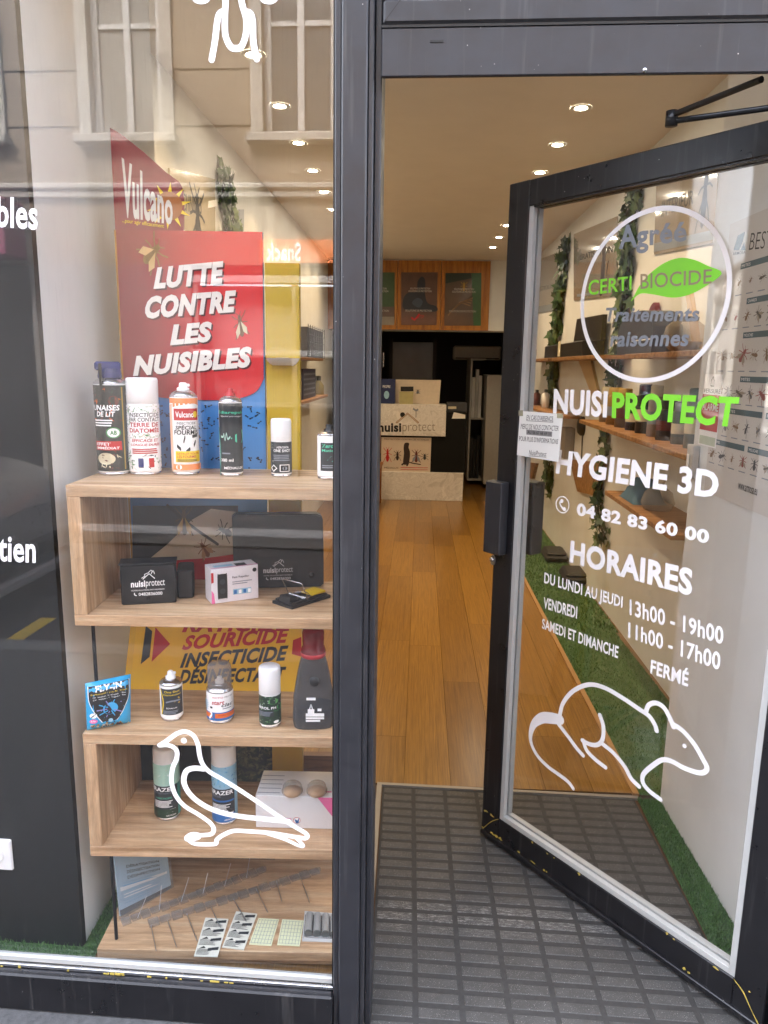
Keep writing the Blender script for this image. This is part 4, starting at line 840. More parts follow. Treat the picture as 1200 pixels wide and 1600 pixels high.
can('spray_can', 'blue ERAZER spray can with a straight white cap inside the lowest box', 352.5, 1290, 'D', 39, 1160, 1188, [
    ('r', -1.2, .60, 1.2, 1, LBL), ('x', -.8, .64, .9, .98, 60, (SKY, TEAL, BLU)), ('r', .55, 0, 1.2, .6, LBL), ('t', 'ERAZER', -.85, .50, .46, .575, WHITE, .025, 0), ('t', 'FREEZE', -.8, .455, -.2, .485, GREY, 0, 0), ('r', -.85, .37, .5, .4, BLU)]+lines(-.7, .20, .3, .34, 6, WHITE)+[('r', -1.2, 0, .55, .15, BLU), ('p', [(0, .10), (.15, .17), (.45, .17), (.28, .1)], WHITE), ('t', 'ARMOSA', -.05, .03, .42, .06, WHITE, .0, 0)], CHAR, 'cap')

# ------------------------------------------------------------------ goods on the second board
def logo(b, pl, px, c, mt, mt2=None):
    'house mark with name: px gives bl, br, tr, tl of the whole block in the picture of the plane'
    q = px; T = lambda s_, t_: bil(q, s_, t_)
    b.ptext(pl, 'nuisi', [T(0, .34), T(.42, .34), T(.42, .60), T(0, .60)], c, mt, .035); b.ptext(pl, 'protect', [T(.44, .27), T(1, .27), T(1, .58), T(.44, .58)], c, mt2 or mt, 0)
    wd = abs(q[1][0]-q[0][0])*.018
    b.ribbon(pl, [T(.36, .66), T(.54, .86), T(.70, .66)], wd*1.4, c, mt, 1); b.ribbon(pl, [T(.32, .70), T(.42, .78), T(.40, .84), T(.52, .90), T(.60, 1.0), T(.64, .92)], wd, c, mt, 2); b.ribbon(pl, [T(.60, .84), T(.66, .98), T(.70, .84)], wd, c, mt, 2)
    b.ptext(pl, 'VOTRE SOLUTION ANTI NUISIBLES', [T(0, .18), T(.98, .18), T(.98, .235), T(0, .235)], c, mt, 0)
    b.ptext(pl, '0482836000', [T(.22, -.02), T(.92, -.02), T(.92, .11), T(.22, .11)], c, mt, .012); b.ribbon(pl, [T(.10, .10), T(.10, .04), T(.15, 0)], wd*1.6, c, mt, 3)
PLST = col((.008, .0082, .009), .45, var=.25, scale=80)
p0, p1 = onZ(190, 946.5, ZL['B']), onZ(276, 942, ZL['B']); bp = PL((p0.x, p0.y, 0), p1-p0); wq = (p1-p0).length
bb = thing('bait_box', 'flat black plastic bait box with white shop logo at the left of the second board', 'bait box', tuple(p0))
hq = bp.pix(188, 884)[1]-ZL['B']
b = MB(); b.pbox(bp, 0, ZL['B']+.0005, wq, ZL['B']+hq, -.05, 0, PLST, .003); b.pbox(bp, wq+.001, ZL['B']+.0005, wq+.04, ZL['B']+hq*.72, -.12, -.03, PLST, .004); b.build('body', bb)
b = MB(); b.pbox(bp, -.003, ZL['B']+hq+.0002, wq+.003, ZL['B']+hq+.004, -.053, .003, PLST, .001); b.build('lid', bb)
b = MB(); c_ = bp.pix(232, 935); b.lathe(bp.pt(c_[0], c_[1], .0004), [(.0075, 0), (.007, .0015), (.005, .0015), (.0045, .0002), (0, .0002)], INK, 18, True, tuple(bp.n)); b.build('hole', bb)
b = MB(); logo(b, bp, bp.P([(205, 931), (258, 928), (257, 889), (204, 893)]), .0006, WHITE); b.build('lettering', bb)
# repeller carton
p0, p1 = onZ(331, 944.5, ZL['B']), onZ(404, 934.5, ZL['B']); cp = PL((p0.x, p0.y, 0), p1-p0); wq = (p1-p0).length; hq = cp.pix(331, 890)[1]-ZL['B']
LIL = col('d9d5da', .45, var=.06)
ct = thing('repeller_carton', 'small pale lilac carton showing a black pest repeller on the second board', 'carton', tuple(p0))
b = MB(); b.pbox(cp, 0, ZL['B']+.0005, wq, ZL['B']+hq, -.055, 0, LIL, .0008); b.build('box', ct)
b = MB(); zz = ZL['B']; c = .0009
b.prism(cp, [(wq*.13+x*wq, zz+y*hq) for x, y in smooth([(0, .18), (0, .80), (.03, .84), (.17, .84), (.20, .80), (.20, .18), (.17, .14), (.03, .14)], 2, True)], .0005, .002, INK); b.disc(cp, (wq*.23, zz+hq*.62), wq*.06, .0024, CHAR, 14); b.disc(cp, (wq*.23, zz+hq*.35), wq*.06, .0024, CHAR, 14)
b.rtext(cp, 'Pest Repeller', wq*.44, zz+hq*.66, wq*.80, zz+hq*.74, c, INK, .012)
for k in range(2): b.flat(cp, [(wq*.44, zz+hq*(.56-.06*k)), (wq*(.86-.1*k), zz+hq*(.56-.06*k)), (wq*(.86-.1*k), zz+hq*(.585-.06*k)), (wq*.44, zz+hq*(.585-.06*k))], c, GREY)
b.flat(cp, [(wq*.45, zz+hq*.2), (wq*.84, zz+hq*.2), (wq*.84, zz+hq*.36), (wq*.45, zz+hq*.36)], c, LBL)
for k in range(4): b.flat(cp, [(wq*(.47+.1*k), zz+hq*.22), (wq*(.53+.1*k), zz+hq*.22), (wq*(.53+.1*k), zz+hq*.33), (wq*(.47+.1*k), zz+hq*.33)], c+.0002, (BLU, WHITE)[k % 2])
b.disc(cp, (wq*.92, zz+hq*.86), wq*.045, c, INK, 16); b.flat(cp, [(0, zz+.001), (wq*.07, zz+.001), (wq*.05, zz+hq*.3), (0, zz+hq*.4)], c, PNK); b.flat(cp, [(0, zz+hq*.6), (wq*.05, zz+hq*.62), (wq*.05, zz+hq*.9), (0, zz+hq*.9)], c, RED)
tp = PL(cp.pt(0, zz+hq+.0006), cp.u, -cp.n); b.flat(tp, [(wq*.55, .005), (wq*.78, .005), (wq*.78, .03), (wq*.55, .03)], .0003, INK); b.flat(tp, [(wq*.1, .012), (wq*.5, .012), (wq*.5, .03), (wq*.1, .03)], .0003, LBL); b.flat(tp, [(0, .002), (wq, .002), (wq, .006), (0, .006)], .0002, PNK); b.build('print', ct)
# large black tray standing on edge
p0, p1 = onZ(365, 921, ZL['B']), onZ(506, 917, ZL['B']); gp = PL(p0, p1-p0, Vector((0, 0, 1))+Vector((p0.x, p0.y, 0)).normalized()*.06); 
bx = thing('bait_station', 'large black plastic bait station with rounded corners and small white logo, standing on edge', 'bait station', tuple(p0))
q = smooth(gp.P([(366, 919), (364, 860), (362.5, 808), (368, 804), (378, 804), (430, 804), (496, 803), (503, 806), (505, 812), (506, 860), (506, 912), (500, 917), (430, 919)]), 1, True)
b = MB(); b.prism(gp, q, -.055, -.006, PLST); b.prism(gp, [(gp.pix(434, 862)[0]+(a-gp.pix(434, 862)[0])*.975, gp.pix(434, 862)[1]+(c-gp.pix(434, 862)[1])*.975) for a, c in q], -.0058, 0, PLST); b.build('body', bx)
b = MB()
for xx in (378, 482): a, z = gp.pix(xx, 806); b.pbox(gp, a-.012, z-.004, a+.012, z+.005, -.03, -.001, PLST, .002)
a, z = gp.pix(487, 898); b.lathe(gp.pt(a, z, .0004), [(.007, 0), (.006, .002), (0, .002)], INK, 14, True, tuple(gp.n)); b.build('latch', bx)
b = MB(); logo(b, gp, gp.P([(412, 906), (458, 904), (457, 873), (411, 875)]), .0006, col((.5, .5, .52), .5)); b.build('lettering', bx)
# snap trap
TB = ZL['B']; f0, f1, f2, f3 = [onZ(x, y, TB) for x, y in ((425, 943), (456, 953), (517, 934), (486, 923))]
st = thing('snap_trap', 'black plastic mouse snap trap with set wire bar and yellow pedal on the second board', 'mouse trap', tuple(f0))
b = MB(); up_ = Vector((0, 0, .008)); b.hexa([f+Vector((0, 0, .0004)) for f in (f0, f1, f2, f3)]+[f+up_ for f in (f0, f1, f2, f3)], PLST, .001)
ex = (f2-f1).normalized(); ey = (f0-f1).normalized(); LN = (f2-f1).length; WN = (f0-f1).length
g = lambda a, c, z: f1+ex*(a*LN)+ey*(c*WN)+Vector((0, 0, z))
for c0 in (.08, .80): b.hexa([g(.05, c0, .0082), g(.95, c0, .0082), g(.95, c0+.12, .0082), g(.05, c0+.12, .0082), g(.05, c0, .014), g(.95, c0, .012), g(.95, c0+.12, .012), g(.05, c0+.12, .014)], PLST)
b.hexa([g(.05, .22, .0082), g(.3, .22, .0082), g(.3, .78, .0082), g(.05, .78, .0082), g(.08, .25, .024), g(.26, .25, .022), g(.26, .75, .022), g(.08, .75, .024)], PLST); b.build('base', st)
b = MB(); b.hexa([g(.62, .2, .0125), g(.97, .2, .0125), g(.97, .8, .0125), g(.62, .8, .0125), g(.62, .2, .016), g(.97, .2, .018), g(.97, .8, .018), g(.62, .8, .016)], YLW, .001); b.build('pedal', st)
b = MB(); b.tube([g(.42, .06, .012), g(.40, .06, .022), g(.30, .08, .052), g(.29, .12, .055), g(.22, .86, .058), g(.22, .92, .055), g(.36, .94, .022), g(.38, .94, .012)], .0011, CHROME, 8)
b.tube([g(.40, .1, .013), g(.55, .15, .016), g(.62, .5, .018), g(.55, .85, .016), g(.40, .9, .013)], .0009, CHROME, 8)
for k in range(14): a = .12+.76*k/13; b.lathe(g(.40, a, .014), [(.004, -.0012), (.005, 0), (.004, .0012)], CHROME, 10, True, tuple(ey))
b.build('snap_bar', st)

# ------------------------------------------------------------------ goods on the third board
# sachet
p0, p1 = onZ(136, 1141, ZL['C']), onZ(203, 1128, ZL['C']); fp = PL(p0+Vector((0, 0, .001)), p1-p0, Vector((0, 0, 1))+Vector((p0.x, p0.y, 0)).normalized()*.14)
FB = col('2c9fd2', .3, coat=.5, var=.05)
sa_ = thing('bait_sachet', 'pillow-shaped bright blue FLY-IN sachet leaning at the left end of the third board', 'sachet', tuple(p0))
qd = fp.P([(136, 1141), (204, 1130), (203.5, 1054), (132, 1068)]); n_ = 14
def pill(s_, t_):
    a, z = bil(qd, s_, t_); e = min(1, 8*s_*(1-s_))*min(1, 8*t_*(1-t_)); return a, z, .016*e**.6+.002*math.sin(s_*23+t_*9)*e
b = MB(); b.grid([[fp.pt(pill(i/n_, j/n_)[0], pill(i/n_, j/n_)[1], pill(i/n_, j/n_)[2]) for i in range(n_+1)] for j in range(n_+1)], FB); b.grid([[fp.pt(pill(i/n_, j/n_)[0], pill(i/n_, j/n_)[1], -.3*pill(i/n_, j/n_)[2]-.0005) for i in range(n_, -1, -1)] for j in range(n_+1)], FB); b.build('bag', sa_)
fpf = lambda k: (lambda s_, t_: fp.pt(pill(s_, t_)[0], pill(s_, t_)[1], pill(s_, t_)[2]+.0006+.0003*k))
def sgrid(b, f, pts_rows, m_): b.grid([[f(*q) for q in r] for r in pts_rows], m_)
b = MB(); f = fpf(1)
rows = [[(.06+.88*i/12*1.0, .97-.0*j) if False else ((.5+(i/12-.5)*.9*w_, tt)) for i in range(13)] for tt, w_ in ((.93, 1), (.80, 1), (.65, .98), (.5, .9), (.38, .78), (.26, .58), (.16, .36))]
sgrid(b, f, rows, INK); f = fpf(2)
b.ribbon(None, [(.05, .93), (.05, .66), (.11, .48), (.22, .3), (.33, .16)], .014, 0, WHITE, 3, False, f); b.ribbon(None, [(.95, .93), (.95, .66), (.89, .48), (.78, .3), (.67, .16)], .014, 0, WHITE, 3, False, f)
b.text('FLY-IN', [(.2, .80), (.78, .80), (.78, .925), (.2, .925)], f, WHITE, .03); b.text('Professional Fly-in Attractant', [(.1, .73), (.9, .73), (.9, .775), (.1, .775)], f, YLW, 0)
for k in range(2): b.text('Composition for all types of flies', [(.14, .675-.05*k), (.86, .675-.05*k), (.86, .71-.05*k), (.14, .71-.05*k)], f, WHITE, 0)
b.poly([f(.52+.17*math.cos(k*.35), .42+.12*math.sin(k*.35)) for k in range(18)], SKY); f = fpf(3)
for k in range(10): a = k*.63; b.ribbon(None, [(.52+.08*math.cos(a), .42+.06*math.sin(a)), (.52+.3*math.cos(a), .42+.17*math.sin(a))], .02, 0, (SKY, col('8a7fb8', .4))[k % 2], 1, False, f)
b.poly([f(.42, .12), (f(.62, .12)), f(.62, .24), f(.42, .24)], CHAR); b.poly([f(.52+.05*math.cos(k*.5), .18+.04*math.sin(k*.5)) for k in range(12)], LBL)
b.poly([f(.14+.08*math.cos(k*.5), .32+.055*math.sin(k*.5)) for k in range(12)], WHITE); b.ribbon(None, [(.1, .29), (.18, .35)], .02, 0, INK, 1, False, fpf(4)); b.poly([f(.14+.09*math.cos(k*.5), .2+.045*math.sin(k*.5)) for k in range(12)], PNK); b.text('Lily', [(.09, .18), (.19, .18), (.19, .22), (.09, .22)], fpf(4), WHITE, .01)
for k in range(24): s_, t_ = random.uniform(.05, .95), random.uniform(.02, .12); b.poly([f(s_+.03*math.cos(q*1.05), t_+.025*math.sin(q*1.05)) for q in range(6)], random.choice((CREAM, BRN, GLD)))
b.text('EXPERT FLY-IN', [(.3, .03), (.78, .03), (.78, .075), (.3, .075)], fpf(5), INK, .01); b.build('print', sa_)
# bottle trap
cy = Cyl(490, 1145, ZL['C'], 66); zs = ZL['C']; R0 = cy.r
bt = thing('bottle_trap', 'smoky plastic bottle trap with a red top at the right end of the third board', 'bottle', (cy.c.x, cy.c.y, zs))
zt = cy.zp(982)-zs
SMOKE = clear('smoky_plastic', (.30, .30, .31), .10, .72, .55)
q = PL((cy.c.x, cy.c.y, 0), cy.rt); 
prof = [(.96, 0), (1.02, .06), (1.0, .2), (.98, .30), (.90, .40), (.80, .52), (.70, .62), (.58, .71), (.52, .76)]
rows = []
for rr, t in prof:
    rows.append([q.pt(R0*rr*math.copysign(abs(math.cos(a))**.6, math.cos(a)), zs+.001+zt*t, R0*.75*rr*math.copysign(abs(math.sin(a))**.6, math.sin(a))) for a in [k*math.pi/16 for k in range(32)]])
b = MB(); b.grid(rows, SMOKE, True, closed=True); b.poly(rows[0][::-1], SMOKE); b.build('bottle', bt)
rows = [[(p-q.pt(0, p.z))*.9+q.pt(0, p.z) for p in r] for r in rows[:3]]
b = MB(); b.grid(rows, PLST, True, closed=True); b.poly(rows[-1], PLST); b.build('filling', bt)
RTOP = clear('red_plastic', (.62, .05, .06), .15, .6, .6)
b = MB(); b.lathe((cy.c.x, cy.c.y, zs+zt*.74), [(R0*.55, 0), (R0*.60, zt*.03), (R0*.56, zt*.07), (R0*.50, zt*.08), (R0*.53, zt*.22), (R0*.48, zt*.26), (R0*.1, zt*.262)], RTOP, 28)
b.lathe((cy.c.x, cy.c.y, zs+zt*.72), [(R0*.57, 0), (R0*.61, .002), (R0*.61, .010), (R0*.57, .012)], col('b01420', .35), 28); b.build('cap', bt)
b = MB(); b.lathe((cy.c.x, cy.c.y, zs+zt*.80), [(R0*.3, 0), (R0*.36, zt*.1), (R0*.3, zt*.13), (0, zt*.13)], PLST, 20); a, z = q.pix(491, 1056); b.lathe(q.pt(a, z, R0*.62), [(.012, 0), (.011, .006), (.0, .006)], PLST, 18, True, tuple(q.n)); b.build('funnel', bt)
b = MB()
for (x0, y0, x1, y1) in ((479, 1083, 493, 1079), (478, 1108, 506, 1103), (478, 1112, 506, 1109), (478, 1116, 500, 1113)): 
    b.flat(q, q.P([(x0, y0), (x1, y0), (x1, y1), (x0, y1)]), R0*.76+.002, WHITE)
b.ribbon(q, q.P([(483, 1100), (486, 1090), (489, 1100)]), .003, R0*.72+.002, WHITE, 1); b.flat(q, q.P([(481, 1104), (491, 1104), (491, 1097), (481, 1097)]), R0*.74+.002, WHITE); b.flat(q, q.P([(496, 1100), (502, 1100), (502, 1096), (496, 1096)]), R0*.74+.002, WHITE); b.build('print', bt)

# ------------------------------------------------------------------ goods on the fourth board
p0, p1 = onZ(400, 1293, ZL['D']), onZ(523, 1296, ZL['D']); xp = PL((p0.x, p0.y, 0), p1-p0); wq = (p1-p0).length; hq = xp.pix(402, 1243)[1]-ZL['D']
OFFW = col('d9d9db', .45, var=.04)
cb_ = thing('white_carton', 'low white carton with a pink corner and a blue bird badge carrying two small tubs', 'carton', tuple(p0))
b = MB(); b.pbox(xp, 0, ZL['D']+.0005, wq+.02, ZL['D']+hq, -.12, 0, OFFW, .001); b.build('box', cb_)
b = MB(); zz = ZL['D']
b.flat(xp, [(wq*.78, zz+hq*.99), (wq*1.02, zz+hq*.99), (wq*1.02, zz+hq*.25)], .0006, PNK); b.flat(xp, [(wq*.06, zz+hq*.2), (wq*.45, zz+hq*.2), (wq*.45, zz+hq*.32), (wq*.06, zz+hq*.32)], .0006, PNK); b.rtext(xp, 'BIRDFREE', wq*.2, zz+hq*.215, wq*.44, zz+hq*.305, .0009, WHITE, .02)
b.disc(xp, (wq*.52, zz+hq*.26), wq*.045, .0006, RED, 18); b.disc(xp, (wq*.52, zz+hq*.26), wq*.039, .0008, WHITE, 18); b.flat(xp, [(wq*.49, zz+hq*.3), (wq*.53, zz+hq*.26), (wq*.55, zz+hq*.36), (wq*.545, zz+hq*.18), (wq*.51, zz+hq*.17)], .0011, BLU)
tp = PL(xp.pt(0, zz+hq+.0006), xp.u, -xp.n)
for k in range(5): b.flat(tp, [(.003, .012+.02*k), (wq*.3, .012+.02*k), (wq*.3, .015+.02*k), (.003, .015+.02*k)], .0002, GREY)
b.flat(tp, [(wq*.7, .02), (wq*.95, .02), (wq*.95, .026), (wq*.7, .026)], .0002, PNK); b.build('print', cb_)
for x, lb in ((457, 'left one of two small clear tubs of tan bait gel on the white carton'), (495, 'right one of two small clear tubs of tan bait gel on the white carton')):
    cy = Cyl(x, 1249, ZL['D']+hq+.001, 34); r = cy.r; o = (cy.c.x, cy.c.y, ZL['D']+hq+.001)
    t = thing('gel_tub', lb, 'tub', o, 0, 'tubs on the white carton')
    b = MB(); b.lathe(o, [(0, 0), (r*.75, 0), (r*.82, .004), (r*.82, .010), (0, .012)], col('c9a57c', .6, var=.35, scale=300), 24); b.build('gel', t)
    b = MB(); b.lathe(o, [(r*.84, .001), (r*1.0, .006), (r*1.0, .011), (r*.93, .013), (r*.88, .022), (r*.78, .026), (0, .027)], clear('tub_plastic', (.92, .88, .82), .05, .85), 28); b.build('lid', t)
# ------------------------------------------------------------------ goods on the bottom board
ZE = ZL['E']
p0 = onZ(187, 1437, ZE); p1 = onZ(269, 1386, ZE); rr_ = (p1-p0); lp = PL(p0, rr_, Vector((0, 0, 1))+Vector((-rr_.y, rr_.x, 0)).normalized()*.12)
lq = lp.P([(188, 1432), (268, 1388), (261, 1334), (178, 1338)])
lf_ = thing('leaflet_stand', 'pale blue leaflet in a clear upright holder at the left of the bottom board', 'leaflet', tuple(p0))
b = MB(); b.prism(lp, lq, -.004, 0, col('a9c6d8', .3, coat=.5, var=.08)); b.build('leaflet', lf_)
b = MB(); T = lambda s_, t_: bil(lq, s_, t_)
for k, sx in enumerate(('DÉRATISATION', 'DÉSINSECTISATION', 'DÉSINFECTION')): b.ptext(lp, sx, [T(.2, .78-.10*k), T(.82, .80-.10*k), T(.82, .87-.10*k), T(.2, .85-.10*k)], .0008, INK, .02)
for k in range(8): b.flat(lp, [T(.1, .52-.05*k), T(random.uniform(.5, .9), .52-.05*k), T(.6, .54-.05*k), T(.1, .535-.05*k)], .0008, random.choice((WHITE, SKY, LBL)))
b.flat(lp, [T(0, .0), T(1, 0), T(1, .10), T(0, .10)], .0008, CHAR); b.flat(lp, [T(.05, .4), T(.95, .46), T(.95, .52), T(.05, .47)], .0007, WHITE); b.build('print', lf_)
b = MB(); b.prism(lp, [T(-.03, -.03), T(1.03, -.03), T(1.03, 1.02), T(-.03, 1.02)], .0022, .0042, clear('acrylic', (.93, .95, .97), .03, .93)); b.build('holder', lf_)
# bird spikes lying across the board
sp_ = thing('bird_spikes', 'clear plastic bird spike strip with thin wire spikes lying across the bottom board', 'bird spikes', tuple(onZ(300, 1400, ZE)))
CLR = clear('spike_base_plastic', (.90, .88, .85), .2, .88, .35)
b = MB()
for (a, c) in (((190, 1442), (415, 1358)), ((232, 1444), (500, 1360))):
    A = onZ(*a, ZE+.001); Bv = onZ(*c, ZE+.001); d = (Bv-A); L_ = d.length; d.normalize(); nrm = Vector((-d.y, d.x, 0)); k_ = 16
    for k in range(k_):
        u0, u1 = L_*k/k_, L_*(k+.86)/k_; wv_ = .012 if k % 2 else .016
        b.hexa([A+d*u0-nrm*wv_, A+d*u1-nrm*wv_, A+d*u1+nrm*wv_, A+d*u0+nrm*wv_]+[p+Vector((0, 0, .004)) for p in (A+d*u0-nrm*wv_, A+d*u1-nrm*wv_, A+d*u1+nrm*wv_, A+d*u0+nrm*wv_)], CLR)
        b.hexa([A+d*u0-nrm*.004, A+d*(u1+L_*.01)-nrm*.004, A+d*(u1+L_*.01)+nrm*.004, A+d*u0+nrm*.004]+[p+Vector((0, 0, .009)) for p in (A+d*u0-nrm*.004, A+d*(u1+L_*.01)-nrm*.004, A+d*(u1+L_*.01)+nrm*.004, A+d*u0+nrm*.004)], CLR)
b.build('base_strip', sp_)
b = MB()
for (x0, y0, x1, y1) in ((236, 1446, 244, 1486), (262, 1438, 276, 1480), (292, 1428, 308, 1470), (330, 1418, 345, 1450), (365, 1405, 385, 1440), (400, 1388, 418, 1425), (432, 1376, 440, 1408), (470, 1372, 484, 1410)): b.tube([onZ(x0, y0, ZE+.006), onZ(x1, y1, ZE+.003)], .0010, STEEL, 6)
for k in range(6): A = onZ(215+34*k, 1434-12.5*k, ZE+.006); b.tube([A, A+Vector((random.uniform(-.02, .02), .03+.02*random.random(), .04))], .0006, STEEL, 6)
b.build('spike', sp_)
ZP = PL((0, 0, ZE+.0006), (1, 0, 0), (0, 1, 0))
def zq(pts, c=0): return [tuple(onZ(x, y, ZE+.0006+c))[:2] for x, y in pts]
TRP = col('dcdccf', .5, var=.06)
for nm, lb, q4 in (('trap_strip', 'left cardboard moth trap strip with black print lying on the bottom board', [(303, 1495), (340, 1496), (357, 1437), (321, 1435)]), ('trap_strip', 'right cardboard moth trap strip with black print, lying askew on the bottom board', [(347, 1481), (381, 1485), (402, 1429), (369, 1425)])):
    q = zq(q4); t = thing(nm, lb, 'trap strip', (q[0][0], q[0][1], ZE), 0, 'trap strips on the bottom board'); T = lambda s_, t_: bil(q, s_, t_)
    b = MB(); b.prism(ZP, q, 0, .0025, TRP); b.build('strip', t)
    b = MB(); c = .0028
    for k in range(4):
        t0 = .04+.24*k
        for q_ in range(5): b.flat(ZP, [T(.06, t0+.03*q_), T(random.uniform(.5, .9), t0+.03*q_), T(random.uniform(.5, .9), t0+.014+.03*q_), T(.06, t0+.014+.03*q_)], c, INK)
        b.flat(ZP, [T(.5, t0+.1), T(.94, t0+.12), T(.94, t0+.2), T(.5, t0+.16)], c+.0002, CHAR); b.flat(ZP, [T(.1, t0+.14), T(.4, t0+.16), T(.3, t0+.21)], c+.0002, INK)
    b.build('print', t)
for lb, q4 in (('left one of two pale green gridded glue cards on the bottom board', [(389, 1476), (424, 1478.5), (436, 1437), (404, 1435)]), ('right one of two pale green gridded glue cards on the bottom board', [(433, 1477), (468, 1479), (475, 1439), (441, 1437)])):
    q = zq(q4); t = thing('glue_card', lb, 'glue card', (q[0][0], q[0][1], ZE), 0, 'glue cards on the bottom board'); T = lambda s_, t_: bil(q, s_, t_)
    b = MB(); b.prism(ZP, q, 0, .0015, col('dfe3bd', .4, var=.04)); b.build('card', t)
    b = MB()
    for k in range(7): s_ = .07+.143*k; b.ribbon(ZP, [T(s_, .05), T(s_, .95)], .0008, .0018, GREY, 1); b.ribbon(ZP, [T(.05, s_), T(.95, s_)], .0008, .0018, GREY, 1)
    b.build('grid_print', t)
q = zq([(472, 1471), (526, 1473), (526, 1428), (476, 1424)]); vp_ = thing('vial_pack', 'blister card of four grey glass vials at the right of the bottom board', 'blister pack', (q[0][0], q[0][1], ZE)); T = lambda s_, t_: bil(q, s_, t_)
b = MB(); b.prism(ZP, q, 0, .0015, col('c6c6c4', .4, var=.08)); b.build('card', vp_)
b = MB(); b.prism(ZP, [T(.03, .1), T(.97, .1), T(.97, .85), T(.03, .85)], .0016, .004, clear('blister', (.85, .85, .85), .1, .7)); b.build('blister', vp_)
for k in range(4):
    s_ = .17+.25*k; A = ZP.pt(*T(s_, .18), .010); Bv = ZP.pt(*T(s_, .80), .010)
    v_ = MB(); v_.tube([A, Bv], .0095, col('9b9b98', .3, var=.15), 14); vo_ = v_.build('vial', vp_)
    v_ = MB(); v_.tube([A-(Bv-A)*.06, A-(Bv-A)*.005], .0098, col('565a58', .5), 14); v_.build('stopper', vo_)

# ================================================================== DISPLAY PANELS BEHIND THE SHELF
BD = .035
KP = SP.at(-(SD+BD))                                  # the card panels stand just behind the shelf
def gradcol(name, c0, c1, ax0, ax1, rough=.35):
    'card colour with a painted shade-to-light blend across it (object X)'
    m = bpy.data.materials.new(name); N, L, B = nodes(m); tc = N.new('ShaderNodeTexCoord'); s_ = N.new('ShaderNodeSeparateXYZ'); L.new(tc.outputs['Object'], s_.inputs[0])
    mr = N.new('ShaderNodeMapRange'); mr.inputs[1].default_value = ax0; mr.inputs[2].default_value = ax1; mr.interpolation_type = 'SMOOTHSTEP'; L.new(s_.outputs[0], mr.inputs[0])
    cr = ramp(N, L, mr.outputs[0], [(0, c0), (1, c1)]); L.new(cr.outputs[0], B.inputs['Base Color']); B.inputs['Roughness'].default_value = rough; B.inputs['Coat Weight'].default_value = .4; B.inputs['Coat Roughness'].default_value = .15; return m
o_ = KP.pt(0, 0, 0)
po = thing('advert_stand', 'tall red and blue cardboard advert stand reading LUTTE CONTRE LES NUISIBLES behind the shelf', 'advert stand', (o_.x, o_.y, 0), SR)
REDG = gradcol('red_print_shaded', '7c131b', 'd01e29', .05, .34); BLUG = gradcol('blue_print_shaded', '2a5f98', '4a8fd0', .05, .42); DRED = col('7a1420', .35, coat=.4, var=.05)  # light and shade painted into the red and blue: darker left, brighter right
L_ = KP.pix(189, 500)[0]; R_ = KP.pix(412, 480)[0]
b = MB(); zt_ = KP.pix(300, 361)[1]; zb_ = ZL['B']-.03
b.prism(KP, [(L_, zb_), (R_, zb_), (R_, zt_), (L_, zt_)], -.012, -.0004, col('3f7fbf', .4, var=.05), BLUG); b.build('blue_panel', po)
b = MB(); arc = smooth([(x, y) for x, y in KP.P([(202, 612), (260, 622), (320, 625), (370, 623), (400, 612), (412, 592)])], 5)
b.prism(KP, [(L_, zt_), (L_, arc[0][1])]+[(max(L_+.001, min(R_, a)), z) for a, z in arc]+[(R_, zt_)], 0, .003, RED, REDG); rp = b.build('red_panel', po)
b = MB(); K3 = KP.at(.003)
for st, q in (('LUTTE', [(240, 452), (349, 444), (349, 408), (244, 418)]), ('CONTRE', [(225, 499), (367, 488), (369, 453), (229, 463)]), ('LES', [(266, 540), (330, 534), (331, 502), (269, 507)]), ('NUISIBLES', [(208, 588), (391, 574), (393, 541), (211, 556)])):
    Q = K3.P(q); b.ptext(K3, st, [(a+.004, z-.004) for a, z in Q], .0006, col('4a0a10', .6), .058, .09); b.ptext(K3, st, Q, .0012, col('e9e4dc', .5, var=.02), .058, .09)
b.build('lettering', rp)
b = MB(); a, z = K3.pix(238, 396); b.bug(K3, a, z, .055, .075, .0008, col('7a5a24', .5, var=.5, scale=200), col('c9a46a', .4), rad(-55)); a, z = K3.pix(376, 508); b.bug(K3, a, z, .035, .06, .0008, col('6d4a2a', .5), col('d8c9a8', .4), rad(15)); b.build('insect_print', rp)
b = MB()                                             # crawling ants printed on the blue card
for k in range(190):
    a = random.uniform(L_+.03, R_-.012); z = random.uniform(1.16, 1.40); an = random.random()*6.28; l = random.uniform(.004, .008)
    ca, sn = math.cos(an), math.sin(an)
    for t_, rr in ((-.6, .0022), (0, .0014), (.55, .0018)): b.flat(KP, [(a+ca*l*t_+rr*1.3*math.cos(an+q*1.05), z+sn*l*t_+rr*math.sin(an+q*1.05)) for q in range(6)], .0006, INK)
b.build('ant_print', po)
